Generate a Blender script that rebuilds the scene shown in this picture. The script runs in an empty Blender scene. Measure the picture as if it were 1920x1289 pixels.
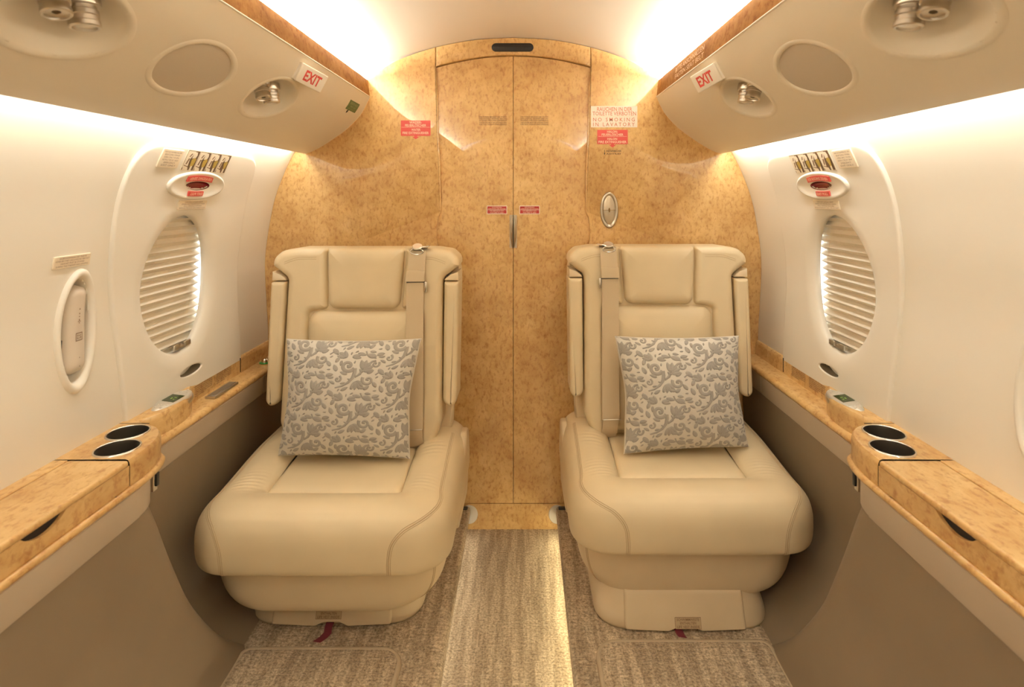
import bpy, bmesh, math, random
from mathutils import Vector, Matrix
from mathutils.geometry import tessellate_polygon
random.seed(7)
SC = bpy.context.scene
COL = SC.collection
PI = math.pi

# ------------------------------------------------------------------ camera, world, lights, exposure
cam_d = bpy.data.cameras.new('camera'); cam = bpy.data.objects.new('camera', cam_d); COL.objects.link(cam)
cam.location = (.039, 0, 1.178); cam.rotation_euler = (PI/2, 0, 0)
cam_d.sensor_width = 36; cam_d.lens = 36*1067/1920
cam_d.shift_x = -.01198; cam_d.shift_y = -.1440
cam_d.clip_start = .02
cam_d.dof.use_dof = True; cam_d.dof.focus_distance = 1.75; cam_d.dof.aperture_fstop = 5.0
SC.camera = cam
world = bpy.data.worlds.new('daylight'); SC.world = world; world.use_nodes = True
world.node_tree.nodes['Background'].inputs[0].default_value = (.86, .93, 1, 1)
world.node_tree.nodes['Background'].inputs[1].default_value = 6.0
SC.view_settings.view_transform = 'Standard'; SC.view_settings.look = 'None'
SC.view_settings.gamma = 1; SC.view_settings.use_curve_mapping = False
SC.view_settings.exposure = 0.14
SC.cycles.max_bounces = 14; SC.cycles.diffuse_bounces = 8; SC.cycles.glossy_bounces = 5
SC.cycles.caustics_reflective = False; SC.cycles.caustics_refractive = False

def lamp(name, loc, direction, sx, sy, power, color, spread=PI):
    d = bpy.data.lights.new(name, 'AREA'); d.shape = 'RECTANGLE'; d.size = sx; d.size_y = sy
    d.energy = power; d.color = color; d.spread = spread
    o = bpy.data.objects.new(name, d); COL.objects.link(o); o.location = loc
    z = -Vector(direction).normalized(); y = Vector((0, 1, 0)); x = y.cross(z).normalized()
    o.matrix_world = Matrix.Translation(loc) @ Matrix((x, y, z)).transposed().to_4x4()
    return o
WARM = (1, .995, .915); WARMW = (1, .88, .70)
YF, YB = -1.12, 2.0                       # front and rear of the cabin
CY, CL = (YF+YB)/2, YB-YF-.06
for s in (-1, 1):
    lamp('cove_light_upper', (s*.558, CY, 1.566), (-s*.75, 0, .62), .024, CL, 35, WARM)
    lamp('cove_light_lower', (s*.7415, CY, 1.345), (s*.25, 0, -1), .012, CL, 4.2 if s < 0 else 5.0, WARM)
lamp('aisle_light', (-.166, CY, .040), (.9, 0, -.45), .012, CL, .85, (1, .90, .72))
lamp('aisle_light', (.166, CY, .040), (-.9, 0, -.45), .012, CL, 2.5, (1, .87, .54))

# ------------------------------------------------------------------ helpers
def finish(me, mat, smooth=True, sharp=None):
    if mat is not None: me.materials.append(mat)
    if smooth:
        for p in me.polygons: p.use_smooth = True
        if sharp is not None: me.set_sharp_from_angle(angle=math.radians(sharp))
    return me

def obj(name, verts, faces, mat, parent=None, smooth=True, sharp=40, recalc=True, label=None, kind=None):
    vs = [Vector(v) for v in verts]
    lo = Vector((min(v.x for v in vs), min(v.y for v in vs), min(v.z for v in vs)))
    hi = Vector((max(v.x for v in vs), max(v.y for v in vs), max(v.z for v in vs)))
    c = Vector(((lo.x+hi.x)/2, (lo.y+hi.y)/2, lo.z))
    me = bpy.data.meshes.new(name)
    me.from_pydata([tuple(v-c) for v in vs], [], faces)
    bm = bmesh.new(); bm.from_mesh(me)
    bmesh.ops.remove_doubles(bm, verts=bm.verts, dist=1e-6)
    if recalc: bmesh.ops.recalc_face_normals(bm, faces=bm.faces)
    bm.to_mesh(me); bm.free()
    finish(me, mat, smooth, sharp)
    o = bpy.data.objects.new(name, me); COL.objects.link(o); o.location = c
    if parent is not None: adopt(o, parent)
    if label: o['label'] = label
    if kind: o['kind'] = kind
    return o

def world_loc(o):
    l = Vector(o.location)
    if o.parent: l = o.matrix_parent_inverse @ l; l = l + world_loc(o.parent)
    return l

def adopt(o, parent):
    o.parent = parent
    o.matrix_parent_inverse = Matrix.Translation(-world_loc(parent))

def thing(name, label, cat, loc, group=None):
    o = bpy.data.objects.new(name, None); COL.objects.link(o); o.location = loc; o.empty_display_size = .05
    o['label'] = label; o['category'] = cat
    if group: o['group'] = group
    return o

def tag(o, label, cat, group=None):
    o['label'] = label; o['category'] = cat
    if group: o['group'] = group
    return o

class MB:
    def __init__(s): s.v = []; s.f = []
    def add(s, v, f):
        n = len(s.v); s.v += [tuple(p) for p in v]; s.f += [tuple(i+n for i in q) for q in f]; return s

def grid(S, us, vs, closeu=False, keep=None):
    V = [S(u, v) for v in vs for u in us]; n = len(us); F = []
    for j in range(len(vs)-1):
        for i in range(n if closeu else n-1):
            i2 = (i+1) % n
            if keep and not keep(.5*(us[i]+us[i2]) if not closeu else us[i], .5*(vs[j]+vs[j+1])): continue
            F.append((j*n+i, j*n+i2, (j+1)*n+i2, (j+1)*n+i))
    return V, F

def lin(a, b, n): return [a+(b-a)*i/(n-1) for i in range(n)]

def loft(loops, closed=True, cap0=False, cap1=False):
    n = len(loops[0]); V = [p for l in loops for p in l]; F = []
    for j in range(len(loops)-1):
        for i in range(n if closed else n-1):
            i2 = (i+1) % n
            F.append((j*n+i, j*n+i2, (j+1)*n+i2, (j+1)*n+i))
    if cap0: F.append(tuple(range(n)))
    if cap1: F.append(tuple((len(loops)-1)*n+i for i in range(n)))
    return V, F

def catmull(pts, n=6, closed=False):
    out = []; m = len(pts); P = [Vector(p) for p in pts]
    for i in range(m if closed else m-1):
        if closed: p0, p1, p2, p3 = P[i-1], P[i], P[(i+1) % m], P[(i+2) % m]
        else: p0, p1, p2, p3 = P[max(i-1, 0)], P[i], P[i+1], P[min(i+2, m-1)]
        for k in range(n):
            t = k/n
            out.append(.5*((2*p1)+(p2-p0)*t+(2*p0-5*p1+4*p2-p3)*t*t+(3*p1-p0-3*p2+p3)*t**3))
    if not closed: out.append(P[-1])
    return out

def tube(path, r, n=8, cap=True):
    P = [Vector(p) for p in path]; loops = []; up = None
    for i, p in enumerate(P):
        t = (P[min(i+1, len(P)-1)]-P[max(i-1, 0)]).normalized()
        if up is None: up = Vector((0, 0, 1)) if abs(t.z) < .9 else Vector((1, 0, 0))
        a = t.cross(up).normalized(); b = a.cross(t).normalized(); up = b
        rr = r[i] if isinstance(r, (list, tuple)) else r
        loops.append([p+(a*math.cos(2*PI*k/n)+b*math.sin(2*PI*k/n))*rr for k in range(n)])
    return loft(loops, True, cap, cap)

def box(c, h, r=.004, seg=3, M=None):
    bm = bmesh.new(); bmesh.ops.create_cube(bm, size=2)
    for v in bm.verts: v.co = Vector((v.co.x*h[0], v.co.y*h[1], v.co.z*h[2]))
    if r > 0:
        bmesh.ops.bevel(bm, geom=list(bm.edges), offset=min(r, .98*min(h)), segments=seg, profile=.5, affect='EDGES')
    c = Vector(c)
    V = [((M @ v.co) if M is not None else v.co)+c for v in bm.verts]
    bm.verts.index_update(); F = [tuple(v.index for v in f.verts) for f in bm.faces]; bm.free()
    return V, F

def wn(o):
    m = o.modifiers.new('normals', 'WEIGHTED_NORMAL'); m.keep_sharp = True; return o

def lathe(prof, n, M):
    """prof: (radius, height) pairs, turned about local z, placed by matrix M"""
    loops = [[M @ Vector((r*math.cos(2*PI*k/n), r*math.sin(2*PI*k/n), h)) for k in range(n)] for r, h in prof]
    return loft(loops)

def round_poly(pts, n=6):
    """pts: (x, y, r) -> list of 2D points with filleted corners"""
    out = []; m = len(pts)
    for i in range(m):
        p = Vector(pts[i][:2]); r = pts[i][2]
        if r <= 0: out.append(p); continue
        a = (Vector(pts[i-1][:2])-p); b = (Vector(pts[(i+1) % m][:2])-p)
        la, lb = a.length, b.length; a.normalize(); b.normalize()
        ang = a.angle(b); d = min(r/math.tan(ang/2), .74*la, .74*lb); rr = d*math.tan(ang/2)
        c = p+(a+b).normalized()*(rr/math.sin(ang/2))
        s0 = p+a*d-c; s1 = p+b*d-c
        a0 = math.atan2(s0.y, s0.x); da = math.atan2(s1.y, s1.x)-a0
        while da > PI: da -= 2*PI
        while da < -PI: da += 2*PI
        for k in range(n+1):
            t = a0+da*k/n; out.append(c+Vector((math.cos(t), math.sin(t)))*rr)
    return out

def rpoly(pts, d=0.0, n=6, k=4):
    """(x, y, r) outline moved inwards by d with its fillets kept; k points along each straight: equal counts for every d"""
    m = len(pts); A = sum(pts[i-1][0]*pts[i][1]-pts[i][0]*pts[i-1][1] for i in range(m)); sg = 1 if A > 0 else -1
    off = []
    for i in range(m):
        p = Vector(pts[i][:2]); e0 = (p-Vector(pts[i-1][:2])).normalized(); e1 = (Vector(pts[(i+1) % m][:2])-p).normalized()
        n0 = Vector((-e0.y, e0.x))*sg; n1 = Vector((-e1.y, e1.x))*sg
        q = p+(n0+n1)*(d/max(.2, 1+n0.dot(n1)))
        convex = (e0.x*e1.y-e0.y*e1.x)*sg > 0
        off.append((q.x, q.y, max(.0012, pts[i][2]-d if convex else pts[i][2]+d)))
    c = round_poly(off, n); out = []
    for i in range(m):
        seg = c[i*(n+1):(i+1)*(n+1)]; nx = c[((i+1) % m)*(n+1)]
        out += seg+[seg[-1].lerp(nx, j/(k+1)) for j in range(1, k+1)]
    return out

def rplate(pts, loops, put, n=6, k=4, cap_front=True, cap_back=False):
    return loft([[put(p[0], p[1], h) for p in rpoly(pts, d, n, k)] for d, h in loops], True, cap_front, cap_back)

def resample(poly, step, closed=True):
    out = []; m = len(poly)
    for i in range(m if closed else m-1):
        a = Vector(poly[i]); b = Vector(poly[(i+1) % m]); k = max(1, int((b-a).length/step))
        for j in range(k): out.append(a+(b-a)*j/k)
    if not closed: out.append(Vector(poly[-1]))
    return out

def inset(poly, d, closed=True):
    m = len(poly); out = []
    area = sum(poly[i-1][0]*poly[i][1]-poly[i][0]*poly[i-1][1] for i in range(m))
    sg = 1 if area > 0 else -1
    for i in range(m):
        if closed: a, b = poly[i-1], poly[(i+1) % m]
        else: a, b = poly[max(i-1, 0)], poly[min(i+1, m-1)]
        t = (Vector(b)-Vector(a)).normalized()
        out.append(Vector(poly[i])+Vector((-t.y, t.x))*d*sg)
    return out

def plate(poly, loops, put, cap_front=True, cap_back=False):
    """loops: (inset, height) -> solid from a 2D outline; put(x, y, h) -> world"""
    L = [[put(p[0], p[1], h) for p in inset(poly, d)] for d, h in loops]
    return loft(L, True, cap_front, cap_back)

def rect(w, h, r, n=5): return round_poly([(-w/2, -h/2, r), (w/2, -h/2, r), (w/2, h/2, r), (-w/2, h/2, r)], n)
def ellipse(a, b, n=48, c=(0, 0), ang=0):
    ca, sa = math.cos(ang), math.sin(ang)
    return [Vector((c[0]+a*math.cos(t)*ca-b*math.sin(t)*sa, c[1]+a*math.cos(t)*sa+b*math.sin(t)*ca)) for t in [2*PI*k/n for k in range(n)]]

# ------------------------------------------------------------------ lettering (built-in font -> mesh laid on a surface)
def letters(lines, put, h=.001, bold=0.0, spacing=1.0):
    """lines: (string, x0, x1, y_base, cap_height, stretch)  x1 None keeps natural width and centres on x0"""
    M = MB()
    for s, x0, x1, yb, ch in lines:
        cu = bpy.data.curves.new('lettering', 'FONT'); cu.body = s; cu.size = 1; cu.resolution_u = 2
        cu.offset = bold; cu.space_character = spacing
        ob = bpy.data.objects.new('lettering', cu); COL.objects.link(ob)
        dg = bpy.context.evaluated_depsgraph_get(); me = ob.evaluated_get(dg).to_mesh()
        vs = [v.co.copy() for v in me.vertices]; fs = [tuple(p.vertices) for p in me.polygons]
        ob.evaluated_get(dg).to_mesh_clear(); bpy.data.objects.remove(ob); bpy.data.curves.remove(cu)
        if not vs: continue
        xa = min(v.x for v in vs); xb = max(v.x for v in vs); k = ch/.7
        if x1 is None: kx = k; ox = x0-(xb+xa)/2*k
        else: kx = (x1-x0)/(xb-xa); ox = x0-xa*kx
        M.add([put(ox+v.x*kx, yb+v.y*k, h) for v in vs], fs)
    return M

def lettering(lines, put, mat, parent, h=.001, bold=0.0, spacing=1.0, name='lettering'):
    m = letters(lines, put, h, bold, spacing)
    return obj(name, m.v, m.f, mat, parent, smooth=False, recalc=False)

# ------------------------------------------------------------------ materials
def mat(name, color, rough=.5, metal=0.0, spec=.5, coat=0.0, coat_rough=.05, sheen=0.0, emit=None, emit_s=0.0):
    m = bpy.data.materials.new(name); m.use_nodes = True
    b = m.node_tree.nodes['Principled BSDF']
    b.inputs['Base Color'].default_value = (*color, 1); b.inputs['Roughness'].default_value = rough
    b.inputs['Metallic'].default_value = metal; b.inputs['Specular IOR Level'].default_value = spec
    b.inputs['Coat Weight'].default_value = coat; b.inputs['Coat Roughness'].default_value = coat_rough
    if sheen: b.inputs['Sheen Weight'].default_value = sheen; b.inputs['Sheen Roughness'].default_value = .4
    if emit: b.inputs['Emission Color'].default_value = (*emit, 1); b.inputs['Emission Strength'].default_value = emit_s
    return m

def nd(m, t, **kw):
    n = m.node_tree.nodes.new(t)
    for k, v in kw.items(): setattr(n, k, v)
    return n
def ln(m, a, b): m.node_tree.links.new(a, b)

def noise(m, scale, detail=3, rough=.55, dist=0.0, vec=None, stretch=(1, 1, 1)):
    geo = nd(m, 'ShaderNodeNewGeometry') if vec is None else None
    mp = nd(m, 'ShaderNodeMapping'); mp.inputs['Scale'].default_value = stretch
    ln(m, vec if vec is not None else geo.outputs['Position'], mp.inputs['Vector'])
    n = nd(m, 'ShaderNodeTexNoise'); n.inputs['Scale'].default_value = scale; n.inputs['Detail'].default_value = detail
    n.inputs['Roughness'].default_value = rough; n.inputs['Distortion'].default_value = dist
    ln(m, mp.outputs['Vector'], n.inputs['Vector'])
    return n.outputs['Fac']

def ramp(m, fac, stops):
    r = nd(m, 'ShaderNodeValToRGB'); e = r.color_ramp.elements
    e[0].position, e[0].color = stops[0][0], (*stops[0][1], 1)
    e[1].position, e[1].color = stops[-1][0], (*stops[-1][1], 1)
    for p, c in stops[1:-1]:
        x = e.new(p); x.color = (*c, 1)
    ln(m, fac, r.inputs['Fac']); return r.outputs['Color']

def mixc(m, fac, a, b, mode='MIX'):
    n = nd(m, 'ShaderNodeMix', data_type='RGBA', blend_type=mode)
    if isinstance(fac, float): n.inputs[0].default_value = fac
    else: ln(m, fac, n.inputs[0])
    for i, c in ((6, a), (7, b)):
        if isinstance(c, tuple): n.inputs[i].default_value = (*c, 1)
        else: ln(m, c, n.inputs[i])
    return n.outputs[2]

def bump(m, fac, strength, dist=.001):
    b = nd(m, 'ShaderNodeBump'); b.inputs['Strength'].default_value = strength; b.inputs['Distance'].default_value = dist
    ln(m, fac, b.inputs['Height']); ln(m, b.outputs['Normal'], m.node_tree.nodes['Principled BSDF'].inputs['Normal'])

def setc(m, col): ln(m, col, m.node_tree.nodes['Principled BSDF'].inputs['Base Color'])

def wood(name, light, mid, dark, coat=.7, coat_rough=.02, stretch=(1, 1, 1)):
    m = mat(name, mid, .38 if coat else .7, 0, .45 if coat else .08, coat, coat_rough)
    a = noise(m, 26, 5, .65, .5, stretch=stretch)
    b = noise(m, 105, 4, .65, .25, stretch=(stretch[0], stretch[1], stretch[2]*.55))
    c = noise(m, 6, 2, .5, .6)
    base = ramp(m, a, [(.32, dark), (.50, mid), (.68, light)])
    fleck = ramp(m, b, [(.30, (.70, .56, .45)), (.50, (1, 1, 1))])
    big = ramp(m, c, [(.35, (.84, .78, .72)), (.65, (1, 1, 1))])
    col = mixc(m, 1.0, base, fleck, 'MULTIPLY'); col = mixc(m, 1.0, col, big, 'MULTIPLY')
    setc(m, col); return m

def leather(name, col, rough=.42, grain=.12):
    m = mat(name, col, rough, 0, .4)
    n = noise(m, 420, 2, .5)
    g = noise(m, 9, 2, .5)
    setc(m, ramp(m, g, [(.3, tuple(c*.96 for c in col)), (.7, tuple(min(1, c*1.03) for c in col))]))
    bump(m, n, grain, .0006); return m

def painted(name, col, rough=.45):
    m = mat(name, col, rough, 0, .35)
    g = noise(m, 260, 2, .5); bump(m, g, .05, .0006); return m

def carpet(name, light, dark):
    m = mat(name, light, .95, 0, .1, sheen=.15)
    a = noise(m, 1, 3, .6, 0, stretch=(52, 4, 52))          # long pale streaks running fore and aft
    b = noise(m, 1, 2, .7, 0, stretch=(170, 170, 170))
    c = noise(m, 1, 2, .6, 0, stretch=(26, 260, 60))          # cross threads
    d = noise(m, 1, 2, .6, 0, stretch=(300, 60, 300))
    s1 = ramp(m, a, [(.42, dark), (.58, light)])
    s2 = ramp(m, b, [(.3, (.42, .40, .38)), (.62, (1.0, 1.0, 1.0))])
    s3 = ramp(m, c, [(.36, (.72, .70, .68)), (.66, (1, 1, 1))])
    col = mixc(m, 1.0, s1, s2, 'MULTIPLY'); col = mixc(m, .8, col, s3, 'MULTIPLY')
    setc(m, col)
    ad = nd(m, 'ShaderNodeMath', operation='ADD'); ln(m, b, ad.inputs[0]); ln(m, c, ad.inputs[1])
    bump(m, ad.outputs[0], .9, .004); return m

M_WALL = painted('cream_wall_panel', (.77, .735, .655), .42)
M_CEIL = painted('cream_headliner', (.78, .705, .59), .6)
M_BIN = painted('cream_service_panel', (.71, .65, .535), .4)
M_WOOD = wood('birdseye_veneer', (.74, .505, .225), (.69, .455, .185), (.59, .36, .13), 1.0, .012)
M_WOODL = wood('ledge_veneer', (.74, .52, .235), (.69, .46, .195), (.60, .36, .13), .5, .12, (1, .55, 1))
M_WOODD = wood('fascia_veneer', (.37, .19, .062), (.33, .16, .05), (.26, .12, .035), 0, .3, (1, .6, 1))
M_LEA = leather('cream_leather', (.665, .55, .36))
M_LEA2 = leather('cream_leather_skirt', (.64, .52, .345))
M_BROWN = leather('brown_leather_trim', (.245, .185, .122), .5, .1)
M_STRIP = leather('beige_leather_strip', (.48, .395, .30), .5, .08)
M_CARP = carpet('woven_carpet', (.72, .585, .405), (.50, .39, .26))
M_BIND = mat('carpet_binding', (.42, .33, .22), .9)
M_STITCH = mat('stitching', (.50, .375, .225), .7)
M_DARK = mat('dark_gap', (.02, .015, .012), .7)
M_BLACK = mat('black_plastic', (.018, .017, .017), .4)
M_METAL = mat('brushed_nickel', (.62, .57, .49), .3, 1.0)
M_CHROME = mat('polished_steel', (.78, .75, .70), .16, 1.0)
M_DULL = mat('satin_champagne_metal', (.58, .50, .38), .38, .9)
M_CUP = mat('dark_cup_liner', (.10, .085, .065), .35, .7)
M_STRAP = mat('beige_webbing', (.56, .45, .30), .75, sheen=.2)
n_ = noise(M_STRAP, 1, 1, .5, 0, stretch=(900, 900, 120)); bump(M_STRAP, n_, .3, .0005)
M_RED = mat('red_label', (.62, .075, .065), .4)
M_REDD = mat('dark_red_label', (.42, .035, .035), .4)
M_WINE = mat('wine_red_cup', (.16, .006, .012), .25)
M_WHITE = mat('white_label', (.84, .80, .72), .4)
M_INK = mat('black_ink', (.03, .02, .015), .6)
M_INKB = mat('brown_ink', (.22, .13, .07), .6)
M_INKR = mat('faded_red_ink', (.58, .20, .13), .6)
M_INKL = mat('pale_ink', (.88, .72, .55), .6)
M_PLACARD = painted('cream_placard', (.76, .66, .50), .4)
M_GREEN = mat('green_label', (.085, .14, .03), .45)
M_SLOT = mat('slot_shade', (.24, .20, .14), .6)  # shade inside the finger slot, put into a darker base colour
M_SILV = mat('silver_lacquer', (.60, .57, .50), .36, .4)
M_SPK = mat('grille_cloth', (.52, .45, .35), .85)
n_ = noise(M_SPK, 900, 1); bump(M_SPK, n_, .4, .0006)
M_BLIND = mat('pleated_blind_fabric', (.80, .74, .63), .8)
M_PHONE = mat('warm_grey_handset', (.62, .55, .46), .4)
M_SCREEN = mat('dark_green_display', (.03, .05, .015), .15)
M_LIT = mat('lit_green_segments', (.1, .2, .02), .4, emit=(.35, .6, .05), emit_s=.6)
M_GRING = mat('green_ring', (.04, .30, .05), .4)
M_LENS = mat('lamp_glass', (.75, .72, .66), .08, .3)
M_SKINT = mat('pictogram_cream', (.74, .66, .52), .5)
M_PICB = mat('pictogram_brown', (.13, .075, .04), .5)
M_PICY = mat('pictogram_ochre', (.42, .30, .06), .5)
M_PILL = mat('silver_satin', (.60, .565, .50), .42, 0, .5, sheen=.2)
n_ = noise(M_PILL, 700, 2); bump(M_PILL, n_, .25, .0006)
M_VELV = mat('grey_velvet', (.345, .322, .288), .85, 0, .2, sheen=.55)
n_ = noise(M_VELV, 500, 2); bump(M_VELV, n_, .4, .001)
M_GLASS = bpy.data.materials.new('window_acrylic'); M_GLASS.use_nodes = True
_t = M_GLASS.node_tree; _t.nodes.clear()
_o = _t.nodes.new('ShaderNodeOutputMaterial'); _m = _t.nodes.new('ShaderNodeMixShader'); _tr = _t.nodes.new('ShaderNodeBsdfTransparent')
_g = _t.nodes.new('ShaderNodeBsdfGlossy'); _g.inputs['Roughness'].default_value = .03; _lw = _t.nodes.new('ShaderNodeLayerWeight'); _f = _t.nodes.new('ShaderNodeMapRange'); _pw = _t.nodes.new('ShaderNodeMath'); _pw.operation = 'POWER'; _pw.inputs[1].default_value = 4; _t.links.new(_lw.outputs['Facing'], _pw.inputs[0]); _t.links.new(_pw.outputs[0], _f.inputs[0]); _f.inputs[3].default_value = .05; _f.inputs[4].default_value = .6
_t.links.new(_f.outputs[0], _m.inputs[0]); _t.links.new(_tr.outputs[0], _m.inputs[1]); _t.links.new(_g.outputs[0], _m.inputs[2]); _t.links.new(_m.outputs[0], _o.inputs[0])

# ------------------------------------------------------------------ cabin shell surfaces
ARCH = [(.862, .40), (.862, .672), (.868, .80), (.873, .90), (.872, .97), (.862, 1.051), (.842, 1.156), (.8135, 1.24), (.772, 1.327),
        (.722, 1.395), (.655, 1.47), (.585, 1.535), (.513, 1.589), (.414, 1.653), (.276, 1.7015), (.14, 1.728), (0, 1.7366)]
ARC = catmull([(a, b) for a, b in ARCH], 8)            # half profile, floor side up to the crown
ZS = [p[1] for p in ARC]
def wx(z):
    if z <= ZS[0]: return ARC[0][0]
    for i in range(len(ZS)-1):
        if ZS[i] <= z <= ZS[i+1]:
            t = (z-ZS[i])/(ZS[i+1]-ZS[i]+1e-12); return ARC[i][0]*(1-t)+ARC[i+1][0]*t
    return 0
def wallp(s, y, z, off=0.0):
    """point of the side wall at (y, z), lifted off it into the cabin"""
    e = .004; dx = (wx(z+e)-wx(z-e))/(2*e); n = Vector((-1, 0, dx)).normalized()
    return Vector((s*(wx(z)+n.x*off), y, z+n.z*off))
def arch_top(x):
    x = abs(x)
    for i in range(len(ARC)-1, 0, -1):
        a, b = ARC[i-1], ARC[i]
        if a[0] >= x >= b[0] and a[1] > .9:
            t = (x-b[0])/(a[0]-b[0]+1e-12); return b[1]*(1-t)+a[1]*t
    return 0

# service panel (overhead) profile, param s in 0..1 from the wood edge down to the lower lip
PAN = catmull([(.503, 1.527), (.534, 1.467), (.583, 1.415), (.645, 1.370), (.694, 1.3405), (.729, 1.3266)], 10)
_L = [0]
for i in range(1, len(PAN)): _L.append(_L[-1]+(PAN[i]-PAN[i-1]).length)
PLEN = _L[-1]
def panp(s, y, t, off=0.0):
    """t: metres along the panel profile; off: into the cabin"""
    i = 1
    while i < len(_L)-1 and _L[i] < t: i += 1
    k = (t-_L[i-1])/(_L[i]-_L[i-1]); p = PAN[i-1].lerp(PAN[i], k)
    def tang(j): return (PAN[min(j+1, len(PAN)-1)]-PAN[max(j-1, 0)]).normalized()
    d = tang(i-1).lerp(tang(i), k).normalized()
    n = Vector((-d.y*-1, -d.x)) if False else Vector((d.y, -d.x))
    return Vector((s*(p.x+n.x*off), y, p.y+n.y*off))

CIRC = (.775, 1.08, 1.40)          # centres (y) of the round recesses along each service panel
CT, CR, CE = .140, .070, 1.6        # their place down the profile, half height, elongation fore and aft

def in_ell(y, z, c, a, b): return ((y-c[0])/a)**2+((z-c[1])/b)**2 < 1
WIN_C, WIN_A, WIN_B = (1.49, .948), .137, .178
HOLES = {-1: [(WIN_C, .165, .205), ((1.489, 1.211), .060, .016), ((1.154, .904), .040, .110), ((1.526, .711), .058, .022)],
         1: [(WIN_C, .165, .205), ((1.489, 1.211), .060, .016), ((.908, .86), .040, .110), ((1.526, .711), .058, .022)]}
zprof = [p[1] for p in ARC if p[1] < 1.5]
zfine = []
z = .40
while z < 1.30: zfine.append(z); z += .007
zfine += [1.30, 1.327, 1.35, 1.38, 1.41, 1.44, 1.47, 1.5]
yfine = lin(YF, 1.02, 120)[:-1]+lin(1.02, 1.80, 112)[:-1]+lin(1.80, 2.03, 12)
for s, nm in ((-1, 'wall_left'), (1, 'wall_right')):
    hs = HOLES[s]
    V, F = grid(lambda y, z: wallp(s, y, z), yfine, zfine, keep=lambda y, z: not any(in_ell(y, z, *h) for h in hs))
    n0 = len(V); V += [(s*.862, YF, .0), (s*.862, 2.03, .0), (s*.862, YF, .4), (s*.862, 2.03, .4)]; F.append((n0, n0+1, n0+3, n0+2))
    obj(nm, V, F, M_WALL, sharp=None, kind='structure')
# the headliner stands off the bulkhead arch outside x = .40 and forms the cove channel behind the wood fascia
up = catmull([(.655, 1.47), (.628, 1.53), (.606, 1.572), (.578, 1.602), (.53, 1.618), (.47, 1.642), (.40, 1.668), (.276, 1.7035), (.14, 1.7295), (0, 1.738)], 6)
cx = [(-p[0], p[1]) for p in up]+[(p[0], p[1]) for p in reversed(up[:-1])]
V, F = grid(lambda u, y: (cx[int(u)][0], y, cx[int(u)][1]), list(range(len(cx))), lin(YF, 2.07, 24))
obj('ceiling', V, F, M_CEIL, sharp=None, kind='structure')
V, F = box((0, CY, -.02), (.87, (2.03-YF)/2, .02), 0)
obj('floor', V, F, M_CARP, smooth=False, kind='structure')
# front partition behind the photographer, with the doorway to the cockpit
out = [Vector((p[0]*s, p[1])) for s, pr in ((-1, ARC), (1, list(reversed(ARC))[1:])) for p in pr]
outline = [Vector((-.862, 0))]+out+[Vector((.862, 0))]
def cap_wall(name, y, mt, thick):
    V = [(p.x, y, p.y) for p in outline]+[(p.x, y-thick, p.y) for p in outline]; n = len(outline)
    F = [tuple(range(n)), tuple(range(n, 2*n))]+[(i, (i+1) % n, n+(i+1) % n, n+i) for i in range(n)]
    return obj(name, V, F, mt, smooth=False, kind='structure')
cap_wall('wall_front', YF+.005, M_WALL, .02)
cap_wall('wall_back', 2.06, M_CEIL, .02)

# ------------------------------------------------------------------ rear bulkhead: veneered side panels, header, two door leaves
EDGE = [(.272, 1.634), (.266, 1.53), (.2625, 1.392), (.257, 1.298), (.254, 1.14), (.258, 1.117), (.266, 1.097), (.270, 1.05), (.266, 1.005), (.266, .70), (.266, 0)]
EDG = catmull([(a, b) for a, b in EDGE[:9]], 6)+[Vector(p) for p in EDGE[9:]]
def ybk(y): return lambda x, z, h: Vector((x, y-h, z))
def panel_solid(poly, y, thick, r=.004):
    return plate(poly, [(r, r*0+.0), (r*.3, -r*.35), (0, -r), (0, -thick)], ybk(y), True, False)
BH = []
for s, side in ((-1, 'port'), (1, 'starboard')):
    arc = [Vector((p[0], p[1])) for p in ARC if p[1] > .05 and p[0] >= .2725]
    poly = [Vector((.862, 0))]+arc+[Vector((.2725, arch_top(.2725)-.0005))]+list(EDG)
    poly = [Vector((s*p.x, p.y)) for p in poly]
    V, F = panel_solid(poly, 2.0, .028, .003)
    BH.append((s, V, F))
bulk = obj('wall_rear', BH[0][1]+BH[1][1], BH[0][2]+[tuple(i+len(BH[0][1]) for i in f) for f in BH[1][2]], M_WOOD, sharp=30, kind='structure')
hx = lin(-.2715, .2715, 25)
poly = [Vector((x, arch_top(x)-.0005)) for x in hx]+[Vector((x, 1.6345+.0405*(1-(x/.2715)**2))) for x in reversed(hx)]
V, F = plate(poly, [(.003, 0), (.001, -.001), (0, -.003), (0, -.03)], ybk(2.0))
head = obj('trim_1', V, F, M_WOOD, sharp=30, kind='structure')
V, F = plate(rect(.147, .030, .0148, 8), [(.006, .003), (.002, .002), (0, 0), (0, -.004)], lambda x, z, h: Vector((-.002+x, 2.0-.001-h, 1.701+z)))
tag(obj('vent_slot', V, F, M_BLACK, sharp=50), 'black oblong slot cover in the veneered header above the lavatory door', 'vent')
hand = {}
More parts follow.
